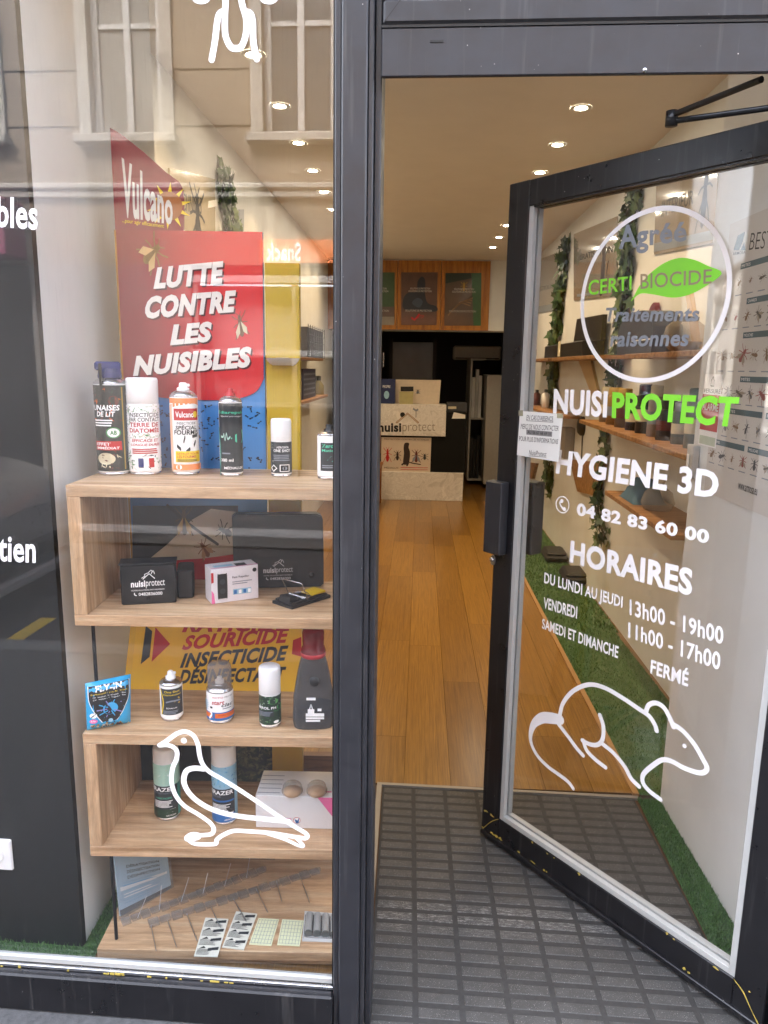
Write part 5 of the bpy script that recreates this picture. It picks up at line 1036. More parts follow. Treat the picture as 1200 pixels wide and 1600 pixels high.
# lower picture of the stand seen inside the upper box
b = MB(); zA = ZL['A']-.05; CRM = col('b9b2a4', .5, var=.15, scale=8)
q = KP.P([(207, 955), (372, 955), (372, 790), (207, 790)]); b.flat(KP, q, .0006, col('2b2d31', .5, var=.4, scale=10)); q = KP.P([(225, 880), (262, 850), (300, 812), (330, 795), (372, 800), (372, 880)]); b.flat(KP, q, .0010, CRM)
q = KP.P([(236, 955), (236, 884), (262, 876), (320, 872), (372, 865), (372, 955)]); b.flat(KP, q, .0014, RED)
a, z = KP.pix(288, 815); b.bug(KP, a, z, .045, .075, .002, col('4a3a20', .5, var=.6, scale=250), col('b89a50', .4)); a, z = KP.pix(352, 830); b.bug(KP, a, z, .04, .05, .002, INK, None, 1.2); a, z = KP.pix(320, 858); b.bug(KP, a, z, .04, .05, .002, col('6a4630', .5), col('a08060', .5), .6); b.ribbon(KP, KP.P([(262, 790), (300, 822), (340, 850)]), .008, .0016, col('2a2622', .6)); b.build('picture_print', po)
# name header
b = MB(); hd = KP.P([(173, 199), (190, 210), (225, 238), (258, 268), (280, 284), (286, 296), (287, 312), (287, 361), (178, 361)]); hd[0] = (L_-.003, hd[0][1]); hd[-1] = (L_-.003, zt_+.0005); hd[-2] = (hd[-2][0], zt_+.0005)
b.prism(KP, hd, -.008, -.0004, DRED); ho = b.build('header', po)
b = MB(); b.ptext(KP, 'Vulcano', KP.P([(192, 340), (270, 352), (270, 300), (190, 246)]), .0006, col('cfcabf', .5), .03, .02); b.ptext(KP, '...pour agir efficacement', KP.P([(191, 349), (256, 358), (256, 350), (191, 341)]), .0006, YLW, .005)
c_ = KP.pix(264, 322); b.disc(KP, c_, .034, .0003, col('9c5a1a', .5), 20)
for k in range(10): an = k*.63+.2; b.flat(KP, [(c_[0]+.034*math.cos(an-.14), c_[1]+.034*math.sin(an-.14)), (c_[0]+.056*math.cos(an), c_[1]+.056*math.sin(an)), (c_[0]+.034*math.cos(an+.14), c_[1]+.034*math.sin(an+.14))], .0003, YLW)
b.build('lettering', ho)
b = MB(); b.prism(KP, [(L_-.006, .95), (L_-.0006, .95), (L_-.0006, zt_), (L_-.006, zt_)], -.20, .0, col('a9781f', .5)); b.build('yellow_side', po)

# yellow box-shaped advert on the third board
p0 = onZ(192, 1088, ZL['C']+.001); YP = PL(KP.pt(0, 0, .15), KP.u, Vector((0, 0, 1))+KP.n*-.10)
q4 = [(192, 1088), (471, 1092), (471, 930), (209, 930)]
dep = YP
YQ = YP.P(q4); zoff = 0
YEL2 = col('e8b81c', .42, coat=.3, var=.04)
yo = thing('advert_board', 'yellow advert board reading SOURICIDE INSECTICIDE at the back of the third board', 'advert board', tuple(YP.pt(*YQ[0])))
b = MB(); b.prism(YP, YQ, -.012, 0, YEL2); b.build('panel', yo)
b = MB()
for st, q, mt in (('RATICIDE', [(284, 988), (454, 986), (455, 964), (287, 966)], RED), ('SOURICIDE', [(284, 1016), (451, 1004), (453, 980), (288, 993)], RED), ('INSECTICIDE', [(281, 1044), (449, 1032), (451, 1008), (284, 1021)], INK), ('DÉSINFECTANT', [(279, 1069), (446, 1064), (448, 1036), (282, 1041)], INK)): b.ptext(YP, st, YP.P(q), .0008, mt, .04, .25)
b.flat(YP, YP.P([(220, 1038), (234, 1026), (238, 986), (228, 978)]), .0008, INK); b.flat(YP, YP.P([(237, 1034), (243, 980), (266, 1006)]), .0008, RED); b.flat(YP, YP.P([(456, 1022), (458, 1000), (471, 995), (471, 1026)]), .0008, RED); b.build('lettering', yo)
b = MB(); b.flat(YP, YP.P([(192, 1088), (202, 1088), (218, 930), (209, 930)]), .0006, col('dcae2a', .4)); b.build('folded_edge', yo)
# yellow column stand with a curved white tray
CP = KP.at(.012); ys = thing('yellow_stand', 'narrow yellow cardboard column with a curved white tray beside the red advert stand', 'display stand', tuple(CP.pt(CP.pix(440, 600)[0], 0)))
YG = col((.50, .34, .02), .42, coat=.3, var=.05)
a0, a1 = CP.pix(415, 500)[0], CP.pix(468, 500)[0]; z1 = CP.pix(440, 411)[1]
b = MB(); b.prism(CP, [(a0, .3), (a1, .3), (a1, z1), (a0, z1)], -.03, 0, YG); b.build('column', ys)
b = MB(); zt2 = CP.pix(440, 561)[1]
rows = []
for zz, s_ in ((0, .15), (.004, .5), (.010, .8), (.018, 1.0)): rows.append([CP.pt(a0+(a1-a0)*(.5+.5*math.cos(math.pi-k*math.pi/12)*(.55+.45*s_)), zt2-.016+zz, .001+.055*s_*math.sin(k*math.pi/12)) for k in range(13)])
b.grid(rows, WHITE); b.poly([p+Vector((0, 0, .0006)) for p in rows[2]], col('d8d4c8', .5)); b.build('tray', ys)
b = MB(); b.pbox(CP, a0+.03, zt2-.002, a1-.025, zt2+.004, .01, .04, col('c9b27a', .5), .001); b.build('sample', ys)
# dark photo panels standing behind the lower box
dpn = thing('photo_panel', 'dark forest photo panel with foliage behind the lowest shelf box', 'photo panel', tuple(KP.pt(.1, .4)))
FOR = col('1b1d18', .5, var=.6, scale=25)
b = MB(); q = KP.P([(215, 1350), (428, 1350), (428, 1100), (215, 1100)]); b.prism(KP, q, -.03, -.02, FOR); b.build('panel', dpn)
b = MB(); K2 = KP.at(-.0195)
for k in range(420):
    a, z = K2.pix(random.uniform(372, 424), random.uniform(1140, 1222)); an = random.random()*6.28; l = random.uniform(.006, .014); b.flat(K2, [(a+l*math.cos(an), z+l*math.sin(an)), (a+l*.3*math.cos(an+1.5), z+l*.3*math.sin(an+1.5)), (a-l*math.cos(an), z-l*math.sin(an)), (a+l*.3*math.cos(an-1.5), z+l*.3*math.sin(an-1.5))], .0002+.0002*random.random(), random.choice((col('4c4a2c', .6), col('2f3a20', .6), col('6b6440', .6), col('23261b', .6))))
b.build('foliage_print', dpn)
wp = thing('folded_card', 'white folded card with a yellow corner behind the white carton', 'card', tuple(KP.pt(.45, .4)))
K4 = KP.at(-.012); b = MB(); b.prism(K4, K4.P([(430, 1216), (474, 1208), (474, 1120), (430, 1120)]), -.004, 0, CARD); b.build('card', wp)
b = MB(); b.prism(K4, K4.P([(441, 1201), (470, 1203), (470, 1120), (455, 1120)]), .0004, .0012, YEL2); b.build('yellow_corner', wp)
bw = MB(); bw.pbox(KP, -.02, .002, SL+.01, ZL['D']+.02, -.10, -.075, wood('dark_oak_back', '4a2f1a', '6b4628', '7e5735', (1.2, 16, 16))); tag(bw.build('back_board'), 'brown wooden back board low behind the display shelf', 'back board')
yb_ = MB(); K5 = KP.at(-.04); yb_.prism(K5, K5.P([(258, 1356), (422, 1361), (422, 1310), (258, 1310)]), -.006, 0, YEL2); tag(yb_.build('yellow_card'), 'strip of yellow card showing under the lowest shelf box', 'card')

# ================================================================== INSIDE THE SHOP
RD = PL((*inn(XR, 9), 0), (math.sin(IR), -math.cos(IR), 0))        # right wall, seen from the room
LD = PL((*inn(XL, 3), 0), (-math.sin(IR), math.cos(IR), 0))        # left wall
_a, _b = Vector((.821, 2.463, 0)), Vector((.865, 1.60, 0)); RN = PL(_a, _b-_a)   # face of the right wall return
BR = wood('shelf_oak_dark', '6e4a26', '94683a', 'ab7f4c', (1.2, 14, 14), gscale=2.5)
# ------------------------------------------------------------------ ceiling downlights
TRIM = col((.7, .69, .66), .4); LENS = emis('lamp_lens', (1, .88, .68), 12)
A0, A1 = onZ(908, 168, CZ), onZ(770, 386, CZ); B0, B1 = onZ(437, 165, CZ), onZ(520, 327, CZ)
rows = [('right', [A0.lerp(A1, k/7) for k in range(-1, 8)]), ('left', [B0.lerp(B1, k/4) for k in range(-1, 8)])]
ordn = ['nearest', 'second', 'third', 'fourth', 'fifth', 'sixth', 'seventh', 'eighth', 'farthest']
ll = bpy.data.lights.new('downlight', 'AREA'); ll.shape = 'DISK'; ll.size = .07; ll.energy = LAMP_W; ll.color = LAMP_C; ll.spread = rad(115)
for sd, ps in rows:
    for k, p in enumerate(ps):
        t = thing('ceiling_downlight', f'{ordn[k]} downlight of the {sd} hand row in the shop ceiling', 'downlight', (p.x, p.y, CZ), 0, 'downlights in the shop ceiling')
        b = MB(); b.lathe((p.x, p.y, CZ), [(.026, -.0028), (.034, -.006), (.044, -.006), (.047, -.0005)], TRIM, 24); b.build('trim_ring', t)
        b = MB(); b.lathe((p.x, p.y, CZ-.003), [(0, 0), (.026, 0)], LENS, 20, False); b.build('lens', t)
        lo = bpy.data.objects.new('lamp', ll); COL.objects.link(lo); lo.parent = t; lo.location = (0, 0, -.012)

# ------------------------------------------------------------------ right wall
def wshelf(lb, px, dpt=.20, th=.022):
    F_ = RD.at(dpt); (a0, z0), (a1, z1) = F_.P(px); zz = (z0+z1)/2
    b = MB(); b.pbox(RD, a0, zz-th, a1, zz, .0005, dpt, BR, .002); tag(b.build('wall_shelf'), lb, 'wall shelf', 'oak shelves on the right wall'); return a0, a1, zz
S1 = wshelf('short oak shelf carrying the open black box, right wall', [(862, 558), (932, 556)])
S2 = wshelf('oak shelf carrying the jar and the black case, high on the right wall', [(976, 553), (1094, 547)])
S3 = wshelf('long oak shelf crowded with cans on the right wall', [(905, 658), (1082, 709)], .22)
S4 = wshelf('low oak shelf carrying the blue cloth, right wall', [(944, 780), (1050, 817)], .22)
S5 = wshelf('far short oak shelf with white bottles behind the door stile', [(815, 638), (868, 640)])
RW = RD.at(.10)
GB = 'goods on the right wall shelves'
# open black box
a0, z0 = RW.pix(864, 553)[0], S1[2]; a1 = RW.pix(926, 553)[0]
t = thing('black_case', 'open black case with its lid up and a paper tag on the short wall shelf', 'case', tuple(RD.pt((a0+a1)/2, z0, .1)), 0, GB)
b = MB(); b.pbox(RD, a0, z0+.0005, a1, z0+.10, .03, .17, PLST, .004); b.build('base', t)
b = MB(); m_ = a0+(a1-a0)*.42; b.prism(RD, [(m_, z0+.101), (a1+.02, z0+.101), (a1+.03, z0+.26), (m_+.08, z0+.28)], .03, .06, PLST); b.build('lid', t)
b = MB(); b.flat(RD, [(m_, z0+.01), (m_+.10, z0+.01), (m_+.10, z0+.12), (m_, z0+.12)], .171, CREAM); b.build('paper_tag', t)
# case and globe jar
a0, a1 = RW.pix(985, 550)[0], RW.pix(1042, 548)[0]; z0 = S2[2]
t = thing('round_lidded_case', 'dark rounded case with a pale stripe beside the globe jar', 'case', tuple(RD.pt((a0+a1)/2, z0, .1)), 0, GB)
b = MB(); h_ = RW.pix(1015, 488)[1]-z0; q = smooth([(a0, z0+.001), (a0, z0+h_*.6), (a0+(a1-a0)*.2, z0+h_*.95), (a0+(a1-a0)*.5, z0+h_), (a0+(a1-a0)*.8, z0+h_*.95), (a1, z0+h_*.6), (a1, z0+.001)], 3); b.prism(RD, q, .04, .17, col((.03, .035, .05), .4)); b.build('body', t)
b = MB(); b.pbox(RD, a0+(a1-a0)*.45, z0+h_*.30, a1-.01, z0+h_*.33, .1705, .172, WHITE); b.build('stripe', t)
ctr = RD.pt(RW.pix(1068, 547)[0], z0+.0006, .10); r = .085
t = thing('globe_jar', 'squat clear globe jar with printed side on the high oak shelf', 'jar', tuple(ctr), 0, GB)
b = MB(); b.lathe(ctr, [(.0, 0), (r*.6, 0), (r*.95, r*.4), (r, r*.8), (r*.9, r*1.25), (r*.6, r*1.5), (r*.55, r*1.55)], clear('jar_glass', (.86, .80, .72), .05, .85, .4), 28); b.build('bowl', t)
b = MB(); b.lathe(ctr+Vector((0, 0, .004)), [(0, 0), (r*.55, 0), (r*.8, r*.35), (r*.84, r*.45), (0, r*.5)], col('8a6a48', .7, var=.4, scale=90), 24); b.build('contents', t)
b = MB(); b.lathe(ctr+Vector((0, 0, r*1.5)), [(r*.58, 0), (r*.6, .015), (0, .02)], col((.05, .05, .05), .4), 24); b.build('lid', t)
t = thing('red_sprayer', 'small dark red sprayer head behind the dark case on the high shelf', 'sprayer', tuple(RD.pt(a0+.06, z0, .03)), 0, GB)
b = MB(); b.prism(RD, smooth([(a0+.02, z0+h_*.9), (a0+.06, z0+h_*1.2), (a0+.13, z0+h_*1.3), (a0+.14, z0+h_*1.0)], 3, True), .01, .035, col((.16, .02, .03), .4)); b.build('head', t)
b = MB(); b.pbox(RD, a0+.05, z0+.001, a0+.10, z0+h_*.95, .01, .03, INK); b.build('tube', t)
# cans on the long shelf
MUS = col('9a7a1c', .5); CS = [('white', CREAM, '8f8a7c'), ('mustard yellow', MUS, '8a6d10'), ('mustard yellow and brown', MUS, '5a4a10'), ('black', CHAR, '16181b'), ('steel blue', col('22324a', .4), '1a242f'), ('cream', CREAM, '8d877c'), ('charcoal', INK, '2a2f34'), ('grey', GREY, '4a5a50'), ('dark teal', col('24423e', .4), '5d6f68'), ('dark red', BRN, '4a1018')]
z0 = S3[2]; n_ = len(CS)
pos = ['ninth', 'eighth', 'seventh', 'sixth', 'fifth', 'fourth', 'third', 'second', 'next to nearest', 'nearest']
pos = ['farthest', 'second farthest', 'third farthest', 'fourth farthest', 'middle', 'sixth', 'fourth nearest', 'third nearest', 'second nearest', 'nearest']
random.seed(21)
for k, (nm, cm, body) in enumerate(CS):
    s_ = (k+.5)/n_; a = S3[0]+.06+(S3[1]-S3[0]-.12)*s_**.9; ctr = RD.pt(a, z0+.0006, .11); r = random.choice((.034, .038, .045)); h = random.choice((.17, .20, .23))
    t = thing('product_can', f'{nm} can, {pos[k]} on the long oak shelf of the right wall', 'can', tuple(ctr), 0, GB)
    b = MB(); b.lathe(ctr, [(0, 0), (r, 0), (r, h*.75), (r*.9, h*.79), (r*.8, h*.8)], col(body, .35, var=.25, scale=60), 20); b.build('body', t)
    b = MB(); b.lathe(ctr+Vector((0, 0, h*.8)), [(r*.82, 0), (r*.82, h*.2), (r*.7, h*.22), (0, h*.22)], cm, 20); b.build('cap', t)
    b = MB(); b.lathe(ctr, [(r+.0006, h*.25), (r+.0006, h*.5)], (CREAM, GREY, BRN, CREAM)[k % 4], 20); b.build('printed_label', t)
# blue cloth and clear bag
a0, a1 = RW.pix(993, 795)[0], RW.pix(1043, 812)[0]; z0 = S4[2]
t = thing('blue_cloth', 'crumpled dark blue cloth lying on the low oak shelf', 'cloth', tuple(RD.pt(a0, z0, .1)), 0, GB)
b = MB(); b.grid([[RD.pt(a0+(a1-a0)*.55*(i/12), z0+.002+.11*math.sin(math.pi*i/12)**.7*math.sin(math.pi*j/8)**.6*(1+.2*math.sin(i*2.1+j)), .03+.16*j/8) for i in range(13)] for j in range(9)], col((.03, .10, .17), .8)); b.build('folds', t)
t = thing('clear_bag', 'knotted clear plastic bag beside the blue cloth on the low shelf', 'bag', tuple(RD.pt(a1, z0, .1)), 0, GB)
b = MB(); ctr = RD.pt(a0+(a1-a0)*.75, z0+.001, .11); b.lathe(ctr, [(0, 0), (.06, 0), (.075, .03), (.06, .08), (.02, .11), (.03, .14)], clear('bag_film', (.9, .86, .8), .15, .85, .4), 18); b.build('film', t)
# bottles on far shelf
for k, x in enumerate((826, 838, 852)):
    ctr = RD.pt(RW.pix(x, 636)[0], S5[2]+.0006, .1); h = (.2, .15, .17)[k]; r = .035
    t = thing('product_bottle', ('tall white bottle, leftmost on the far short shelf', 'brown bottle in the middle of the far short shelf', 'short white bottle at the right of the far short shelf')[k], 'bottle', tuple(ctr), 0, GB)
    b = MB(); b.lathe(ctr, [(0, 0), (r, 0), (r, h*.7), (r*.4, h*.8)], (WHITE, BRN, WHITE)[k], 18); b.build('body', t)
    b = MB(); b.lathe(ctr+Vector((0, 0, h*.8)), [(r*.45, 0), (r*.45, h*.15), (0, h*.16)], (BLU, INK, CHAR)[k], 16); b.build('cap', t)
t = thing('product_bottle', 'slim white bottle standing alone near the door stile above the far shelf', 'bottle', tuple(RD.pt(RW.pix(833, 557)[0], S1[2], .1)), 0, GB)
S6 = wshelf('far oak shelf with the slim white bottle near the door stile', [(815, 561), (856, 561)])
ctr = RD.pt(RW.pix(833, 557)[0], S6[2]+.0006, .1); b = MB(); b.lathe(ctr, [(0, 0), (.03, 0), (.03, .15), (.018, .17), (.018, .2), (0, .2)], WHITE, 18); b.build('body', t)
b = MB(); b.lathe(ctr, [(.0306, .04), (.0306, .10)], GREY, 18); b.build('printed_label', t)
# leaning pale panels (triangular brackets) under shelves
for px, lb in (([(905, 556), (925, 556), (945, 640), (938, 642)], 'slim leaning pale batten below the short oak shelf'), ([(1075, 440), (1082, 438), (1098, 545), (1090, 547)], 'slim leaning pale batten beside the pilaster above the high shelf')):
    b = MB(); b.prism(RD, RD.P(px), .002, .02, col('c9b08a', .6)); tag(b.build('batten'), lb, 'batten')
for px, lb in (([(896, 718), (950, 724), (938, 775), (908, 768)], 'brown tapered bracket below the long can shelf'), ([(824, 722), (842, 724), (836, 748), (830, 748)], 'small brown tapered bracket near the door stile')):
    b = MB(); b.prism(RD, RD.P(px), .001, .03, BR); tag(b.build('shelf_bracket'), lb, 'bracket')
t = thing('plug_lamp', 'round black wall light with a hanging cord on the right wall', 'wall light', tuple(RD.pt(*RD.pix(912, 666))), 0)
b = MB(); a, z = RD.pix(912, 666); b.lathe(RD.pt(a, z, .001), [(.07, 0), (.07, .02), (.05, .04), (0, .045)], INK, 20, True, tuple(RD.n)); b.build('disc', t)
b = MB(); b.tube([RD.pt(a, z-.06, .006), RD.pt(a+.03, z-.25, .006), RD.pt(a-.02, z-.4, .006)], .004, INK); b.build('cord', t)
b = MB(); a, z = RD.pix(895, 692); b.pbox(RD, a-.07, z-.12, a+.07, z+.12, .001, .08, col('8b8173', .5), .006); tag(b.build('wall_box'), 'grey-brown box fixed to the right wall left of the cord', 'box')
# posters
GL = dict(rough=.12, coat=1.0, var=.05)
GPOST = col('a39c92', .12, coat=1.0, var=.06, scale=3)
t = thing('poster', 'glossy poster with a standing rat and DÉRATISATION on the right wall', 'poster', tuple(RD.pt(*RD.pix(930, 440))), 0, 'glossy posters on the walls')
b = MB(); q = RD.P([(898, 470), (966, 462), (966, 338), (898, 366)]); b.prism(RD, q, .001, .008, GPOST); b.build('sheet', t)
b = MB(); T = lambda s_, t_: bil(q, s_, t_); b.ptext(RD, 'DÉRATISATION', [T(.10, .58), T(.92, .56), T(.92, .68), T(.10, .68)], .009, INK, .01); b.flat(RD, [T(.1, .05), T(.9, .05), T(.9, .09), T(.1, .09)], .009, GREY)
a, z = RD.pix(944, 418); hh = .17
b.flat(RD, smooth([(a-.03, z-hh), (a-.05, z-.04), (a-.03, z+.07), (a-.02, z+hh), (a+.03, z+hh*.95), (a+.05, z+.06), (a+.06, z-.05), (a+.03, z-hh)], 3, True), .0095, col('2a1712', .5)); b.ribbon(RD, [(a+.03, z-hh+.01), (a+.09, z-.1), (a+.12, z-.02), (a+.14, z+.02)], .012, .0095, col('2a1712', .5)); b.build('print', t)
t = thing('poster', 'glossy poster lettered INTÉR with a large black insect on the right wall', 'poster', tuple(RD.pt(*RD.pix(1075, 330))), 0, 'glossy posters on the walls')
b = MB(); q = RD.P([(1024, 398), (1124, 378), (1124, 250), (1028, 288)]); b.prism(RD, q, .001, .008, GPOST); b.build('sheet', t)
b = MB(); b.ptext(RD, 'INTÉRIEUR', RD.P([(1036, 340), (1086, 318), (1088, 290), (1038, 308)]), .009, INK, .01); a, z = RD.pix(1105, 300); b.bug(RD, a, z, .16, .30, .009, INK); T = lambda s_, t_: bil(q, s_, t_); b.flat(RD, [T(0, .04), T(1, .04), T(1, .16), T(0, .16)], .009, GREY); b.build('print', t)
t = thing('poster', 'pale glossy poster with small print farthest along the right wall', 'poster', tuple(RD.pt(*RD.pix(850, 470))), 0, 'glossy posters on the walls')
b = MB(); q = RD.P([(836, 490), (872, 484), (872, 395), (836, 408)]); b.prism(RD, q, .001, .008, GPOST); b.build('sheet', t)
b = MB(); T = lambda s_, t_: bil(q, s_, t_); b.ptext(RD, 'BESTIOLES', [T(.15, .4), T(.85, .4), T(.85, .48), T(.15, .48)], .009, GREY, 0); b.flat(RD, [T(0, .0), T(1, 0), T(1, .12), T(0, .12)], .009, GREY); b.build('print', t)
# insect chart on the wall return
ch = thing('insect_chart', 'large pale wall chart of insects with teal header bars beside the door', 'wall chart', tuple(RN.pt(*RN.pix(1160, 640))))
CHM = col((.60, .58, .55), .5, var=.04); TL = col('46606a', .5, var=.08)
b = MB(); cq = RN.P([(1112, 772), (1290, 830), (1290, 330), (1125, 358)]); cq = [(RN.pix(1118, 600)[0], cq[0][1]), (cq[0][0]+.70, cq[0][1]), (cq[0][0]+.70, cq[3][1]), (RN.pix(1118, 600)[0], cq[3][1])]; b.prism(RN, cq, .0008, .003, CHM); b.build('sheet', ch)
CA, CB = cq[0]; CW_, CH_ = cq[1][0]-cq[0][0], cq[2][1]-cq[0][1]
U = lambda px, py: RN.pix(px, py)
b = MB(); c = .0036
b.flat(RN, RN.P([(1148, 391), (1155, 368), (1166, 362), (1163, 376), (1157, 391)]), c, TL); b.flat(RN, RN.P([(1159, 391), (1165, 378), (1167, 391)]), c, TL); b.ptext(RN, 'ARMOSA', RN.P([(1147, 399), (1167, 396), (1167, 391.5), (1147, 394.5)]), c, INK, .01)
b.ptext(RN, 'BESTIOLES', RN.P([(1172, 391), (1260, 381), (1262, 352), (1176, 364)]), c, INK, -.012)
random.seed(5)
bugc = [col('5c544e', .6), col('7d6249', .6), col('6d6d6f', .6), col('8a7058', .6), col('4b4b4e', .6), col('94504c', .6)]
rowpx = [(405, 425), (460, 478), (512, 526), (582, 600), (636, 652), (690, 712)]
z_rows = [U(1160, y)[1] for y in (412, 468, 520, 588, 640, 695)]
tops = z_rows+[U(1160, 745)[1]]
for i in range(6):
    zt_, zn = tops[i], tops[i+1]
    xo = CA+(.10, .16, .16, .17, .10, .02)[i]
    while xo < CA+CW_-.08:
        wdt = random.choice((.16, .22, .3)); b.flat(RN, [(xo, zt_-.016), (min(xo+wdt, CA+CW_-.01), zt_-.016), (min(xo+wdt, CA+CW_-.01), zt_), (xo, zt_)], c, TL)
        b.rtext(RN, random.choice(('FOURMIS', 'CAFARDS', 'MITES', 'MOUCHES', 'PUCES')), xo+.008, zt_-.012, xo+.06, zt_-.004, c+.0003, WHITE, 0); xo += wdt+.02
    for k in range(10):
        x = CA+.035+.068*k
        if x > CA+CW_-.03: break
        sz = random.uniform(.019, .034); b.bug(RN, x, (zt_+zn)/2-.002, sz*random.choice((.7, 1, 1.5, 1.9)), sz*random.uniform(.8, 1.35), c, random.choice(bugc), random.choice((None, None, col('9a8f80', .5))), random.choice((0, .3, -.6, 1.4, -1.2, .9))); b.flat(RN, [(x-.02, zn+.012), (x+.02, zn+.012), (x+.02, zn+.015), (x-.02, zn+.015)], c, GREY)
b.rtext(RN, 'www.armosa.eu', *U(1155, 764), U(1186, 764)[0], U(1155, 754)[1], c, INK, .005); b.build('print', ch)
sg = thing('alarm_sign', 'small red and white alarm company sign on the edge of the wall return', 'sign', tuple(RN.pt(*RN.pix(1107, 640))))
b = MB(); q = RN.P([(1093, 694), (1120, 700), (1123, 585), (1096, 584)]); a0, a1 = q[0][0], q[1][0]; z0, z1 = q[0][1], q[2][1]; b.pbox(RN, a0, z0, a1, z1, .0008, .004, WHITE); b.build('plate', sg)
b = MB(); c = .0045; h_ = z1-z0; b.flat(RN, [(a0, z0+h_*.22), (a1, z0+h_*.22), (a1, z0+h_*.72), (a0, z0+h_*.72)], c, RED); b.rtext(RN, 'VERISURE', a0+.004, z0+h_*.74, a1-.004, z0+h_*.80, c, INK, .01); b.ribbon(RN, [((a0+a1)/2-.012, z0+h_*.84), ((a0+a1)/2-.012, z0+h_*.91), ((a0+a1)/2, z0+h_*.97), ((a0+a1)/2+.012, z0+h_*.91), ((a0+a1)/2+.012, z0+h_*.84), ((a0+a1)/2-.012, z0+h_*.84)], .003, c, INK, 1)
b.rtext(RN, 'ALARME', a0+.006, z0+h_*.5, a1-.006, z0+h_*.6, c+.0003, WHITE, .02); b.flat(RN, [(a0+.006, z0+h_*.02), (a1-.006, z0+h_*.02), (a1-.006, z0+h_*.14), (a0+.006, z0+h_*.14)], c, LGR); b.build('print', sg)
b = MB(); q = RN.P([(1074, 742), (1102, 748), (1104, 704), (1076, 700)]); b.pbox(RN, max(q[0][0], .004), q[0][1], max(q[0][0], .004)+.055, q[2][1]+.01, .0006, .022, col('b9b6b0', .4), .003); kp = tag(b.build('wall_keypad'), 'pale grey alarm keypad box on the edge of the wall return', 'keypad')
b = MB(); b.pbox(RN, max(q[0][0], .004)+.012, q[0][1]+.02, max(q[0][0], .004)+.03, q[2][1]-.02, .0225, .025, WHITE, .001); b.build('button', kp)
# ------------------------------------------------------------------ ivy
LEAF = [col((.035, .085, .022), .45, var=.35, scale=40), col((.055, .12, .03), .45, var=.35, scale=40), col((.02, .055, .018), .45, var=.3, scale=40), col((.10, .15, .05), .5, var=.3, scale=40)]
IVS = [(0, .5), (.18, .34), (.48, .30), (.26, .12), (.34, -.22), (.12, -.14), (0, -.5), (-.12, -.14), (-.34, -.22), (-.26, .12), (-.48, .30), (-.18, .34)]
def ivy(lb, pl, px, wd, n, size):
    P_ = smooth(pl.P(px), 6); t = thing('ivy_garland', lb, 'garland', tuple(pl.pt(*P_[-1])), 0, 'artificial ivy garlands')
    b = MB(); b.tube([pl.pt(a, z, .02) for a, z in P_], .004, col('3a2c18', .7)); b.tube([pl.pt(a+.4*wd*math.sin(i*.9), z, .03) for i, (a, z) in enumerate(P_)], .003, col('3a3c18', .7)); b.build('vine', t)
    for m_ in LEAF: pass
    b = MB()
    for k in range(n):
        a, z = random.choice(P_); a += random.gauss(0, wd*.42); z += random.uniform(-.09, .09); cc = random.uniform(.008, .07); sz = size*random.uniform(.6, 1.25)
        X = Vector((random.gauss(0, .45), random.gauss(0, .45), random.gauss(0, .3))); nn = (pl.n+X).normalized(); uu = (pl.u+pl.v*random.gauss(0, .5)).cross(nn).normalized(); vv = nn.cross(uu); ctr = pl.pt(a, z, cc)
        if random.random() < .6: uu, vv = vv, -uu
        fold = random.uniform(-.25, .15)*sz
        b.poly([ctr+vv*0]+[ctr+uu*(x*sz)+vv*(y*sz)+nn*(abs(x)*fold) for x, y in IVS[:7]], LEAF[k % 4] if random.random() < .8 else LEAF[3])
        b.poly([ctr]+[ctr+uu*(x*sz)+vv*(y*sz)+nn*(abs(x)*fold) for x, y in IVS[6:]+IVS[:1]], LEAF[k % 4])
    b.build('leaves', t)
random.seed(11)
ivy('ivy garland hanging behind the CERTI lettering, longest on the right wall', RD, [(1002, 292), (996, 330), (989, 380), (986, 430), (980, 490), (974, 550), (966, 615)], .10, 330, .085)
ivy('lower ivy garland on the right wall below the long can shelf', RD, [(953, 672), (950, 720), (942, 770), (940, 805), (950, 838)], .07, 120, .075)
ivy('far ivy garland on the right wall beside the open black case', RD, [(890, 386), (882, 440), (877, 500), (872, 560), (868, 625)], .13, 260, .12)
ivy('short tuft of ivy below the far shelf near the door stile', RD, [(862, 722), (863, 742), (862, 762)], .08, 50, .10)
ivy('ivy garland on the left wall seen above the red advert', LD, [(340, 285), (345, 310), (352, 345), (356, 362)], .09, 110, .09)
# ------------------------------------------------------------------ left wall
LW = LD.at(.10)
t = thing('poster', 'glossy poster with a black spider on the left wall behind the red advert', 'poster', tuple(LD.pt(*LD.pix(310, 330))), 0, 'glossy posters on the walls')
b = MB(); q = LD.P([(262, 385), (334, 400), (334, 280), (262, 262)]); b.prism(LD, q, .001, .008, col('c2b9a4', .15, coat=1.0, var=.05)); b.build('sheet', t)
b = MB(); b.ptext(LD, 'ARACHNIDES', LD.P([(266, 326), (312, 335), (312, 308), (266, 298)]), .009, INK, 0); a, z = LD.pix(306, 342); b.bug(LD, a, z, .22, .26, .009, INK); b.build('print', t)
b = MB(); q = LD.P([(322, 325), (336, 322), (337, 312), (323, 314)]); b.prism(LD, q, .009, .012, WHITE); tag(b.build('price_tag'), 'small white tag beside the spider poster on the left wall', 'tag')
def lshelf(lb, px, dpt=.18):
    F_ = LD.at(dpt); (a0, z0), (a1, z1) = F_.P(px); zz = (z0+z1)/2
    b = MB(); b.pbox(LD, a0, zz-.022, a1, zz, .0005, dpt, BR, .002); tag(b.build('wall_shelf'), lb, 'wall shelf', 'oak shelves on the left wall'); return a0, a1, zz
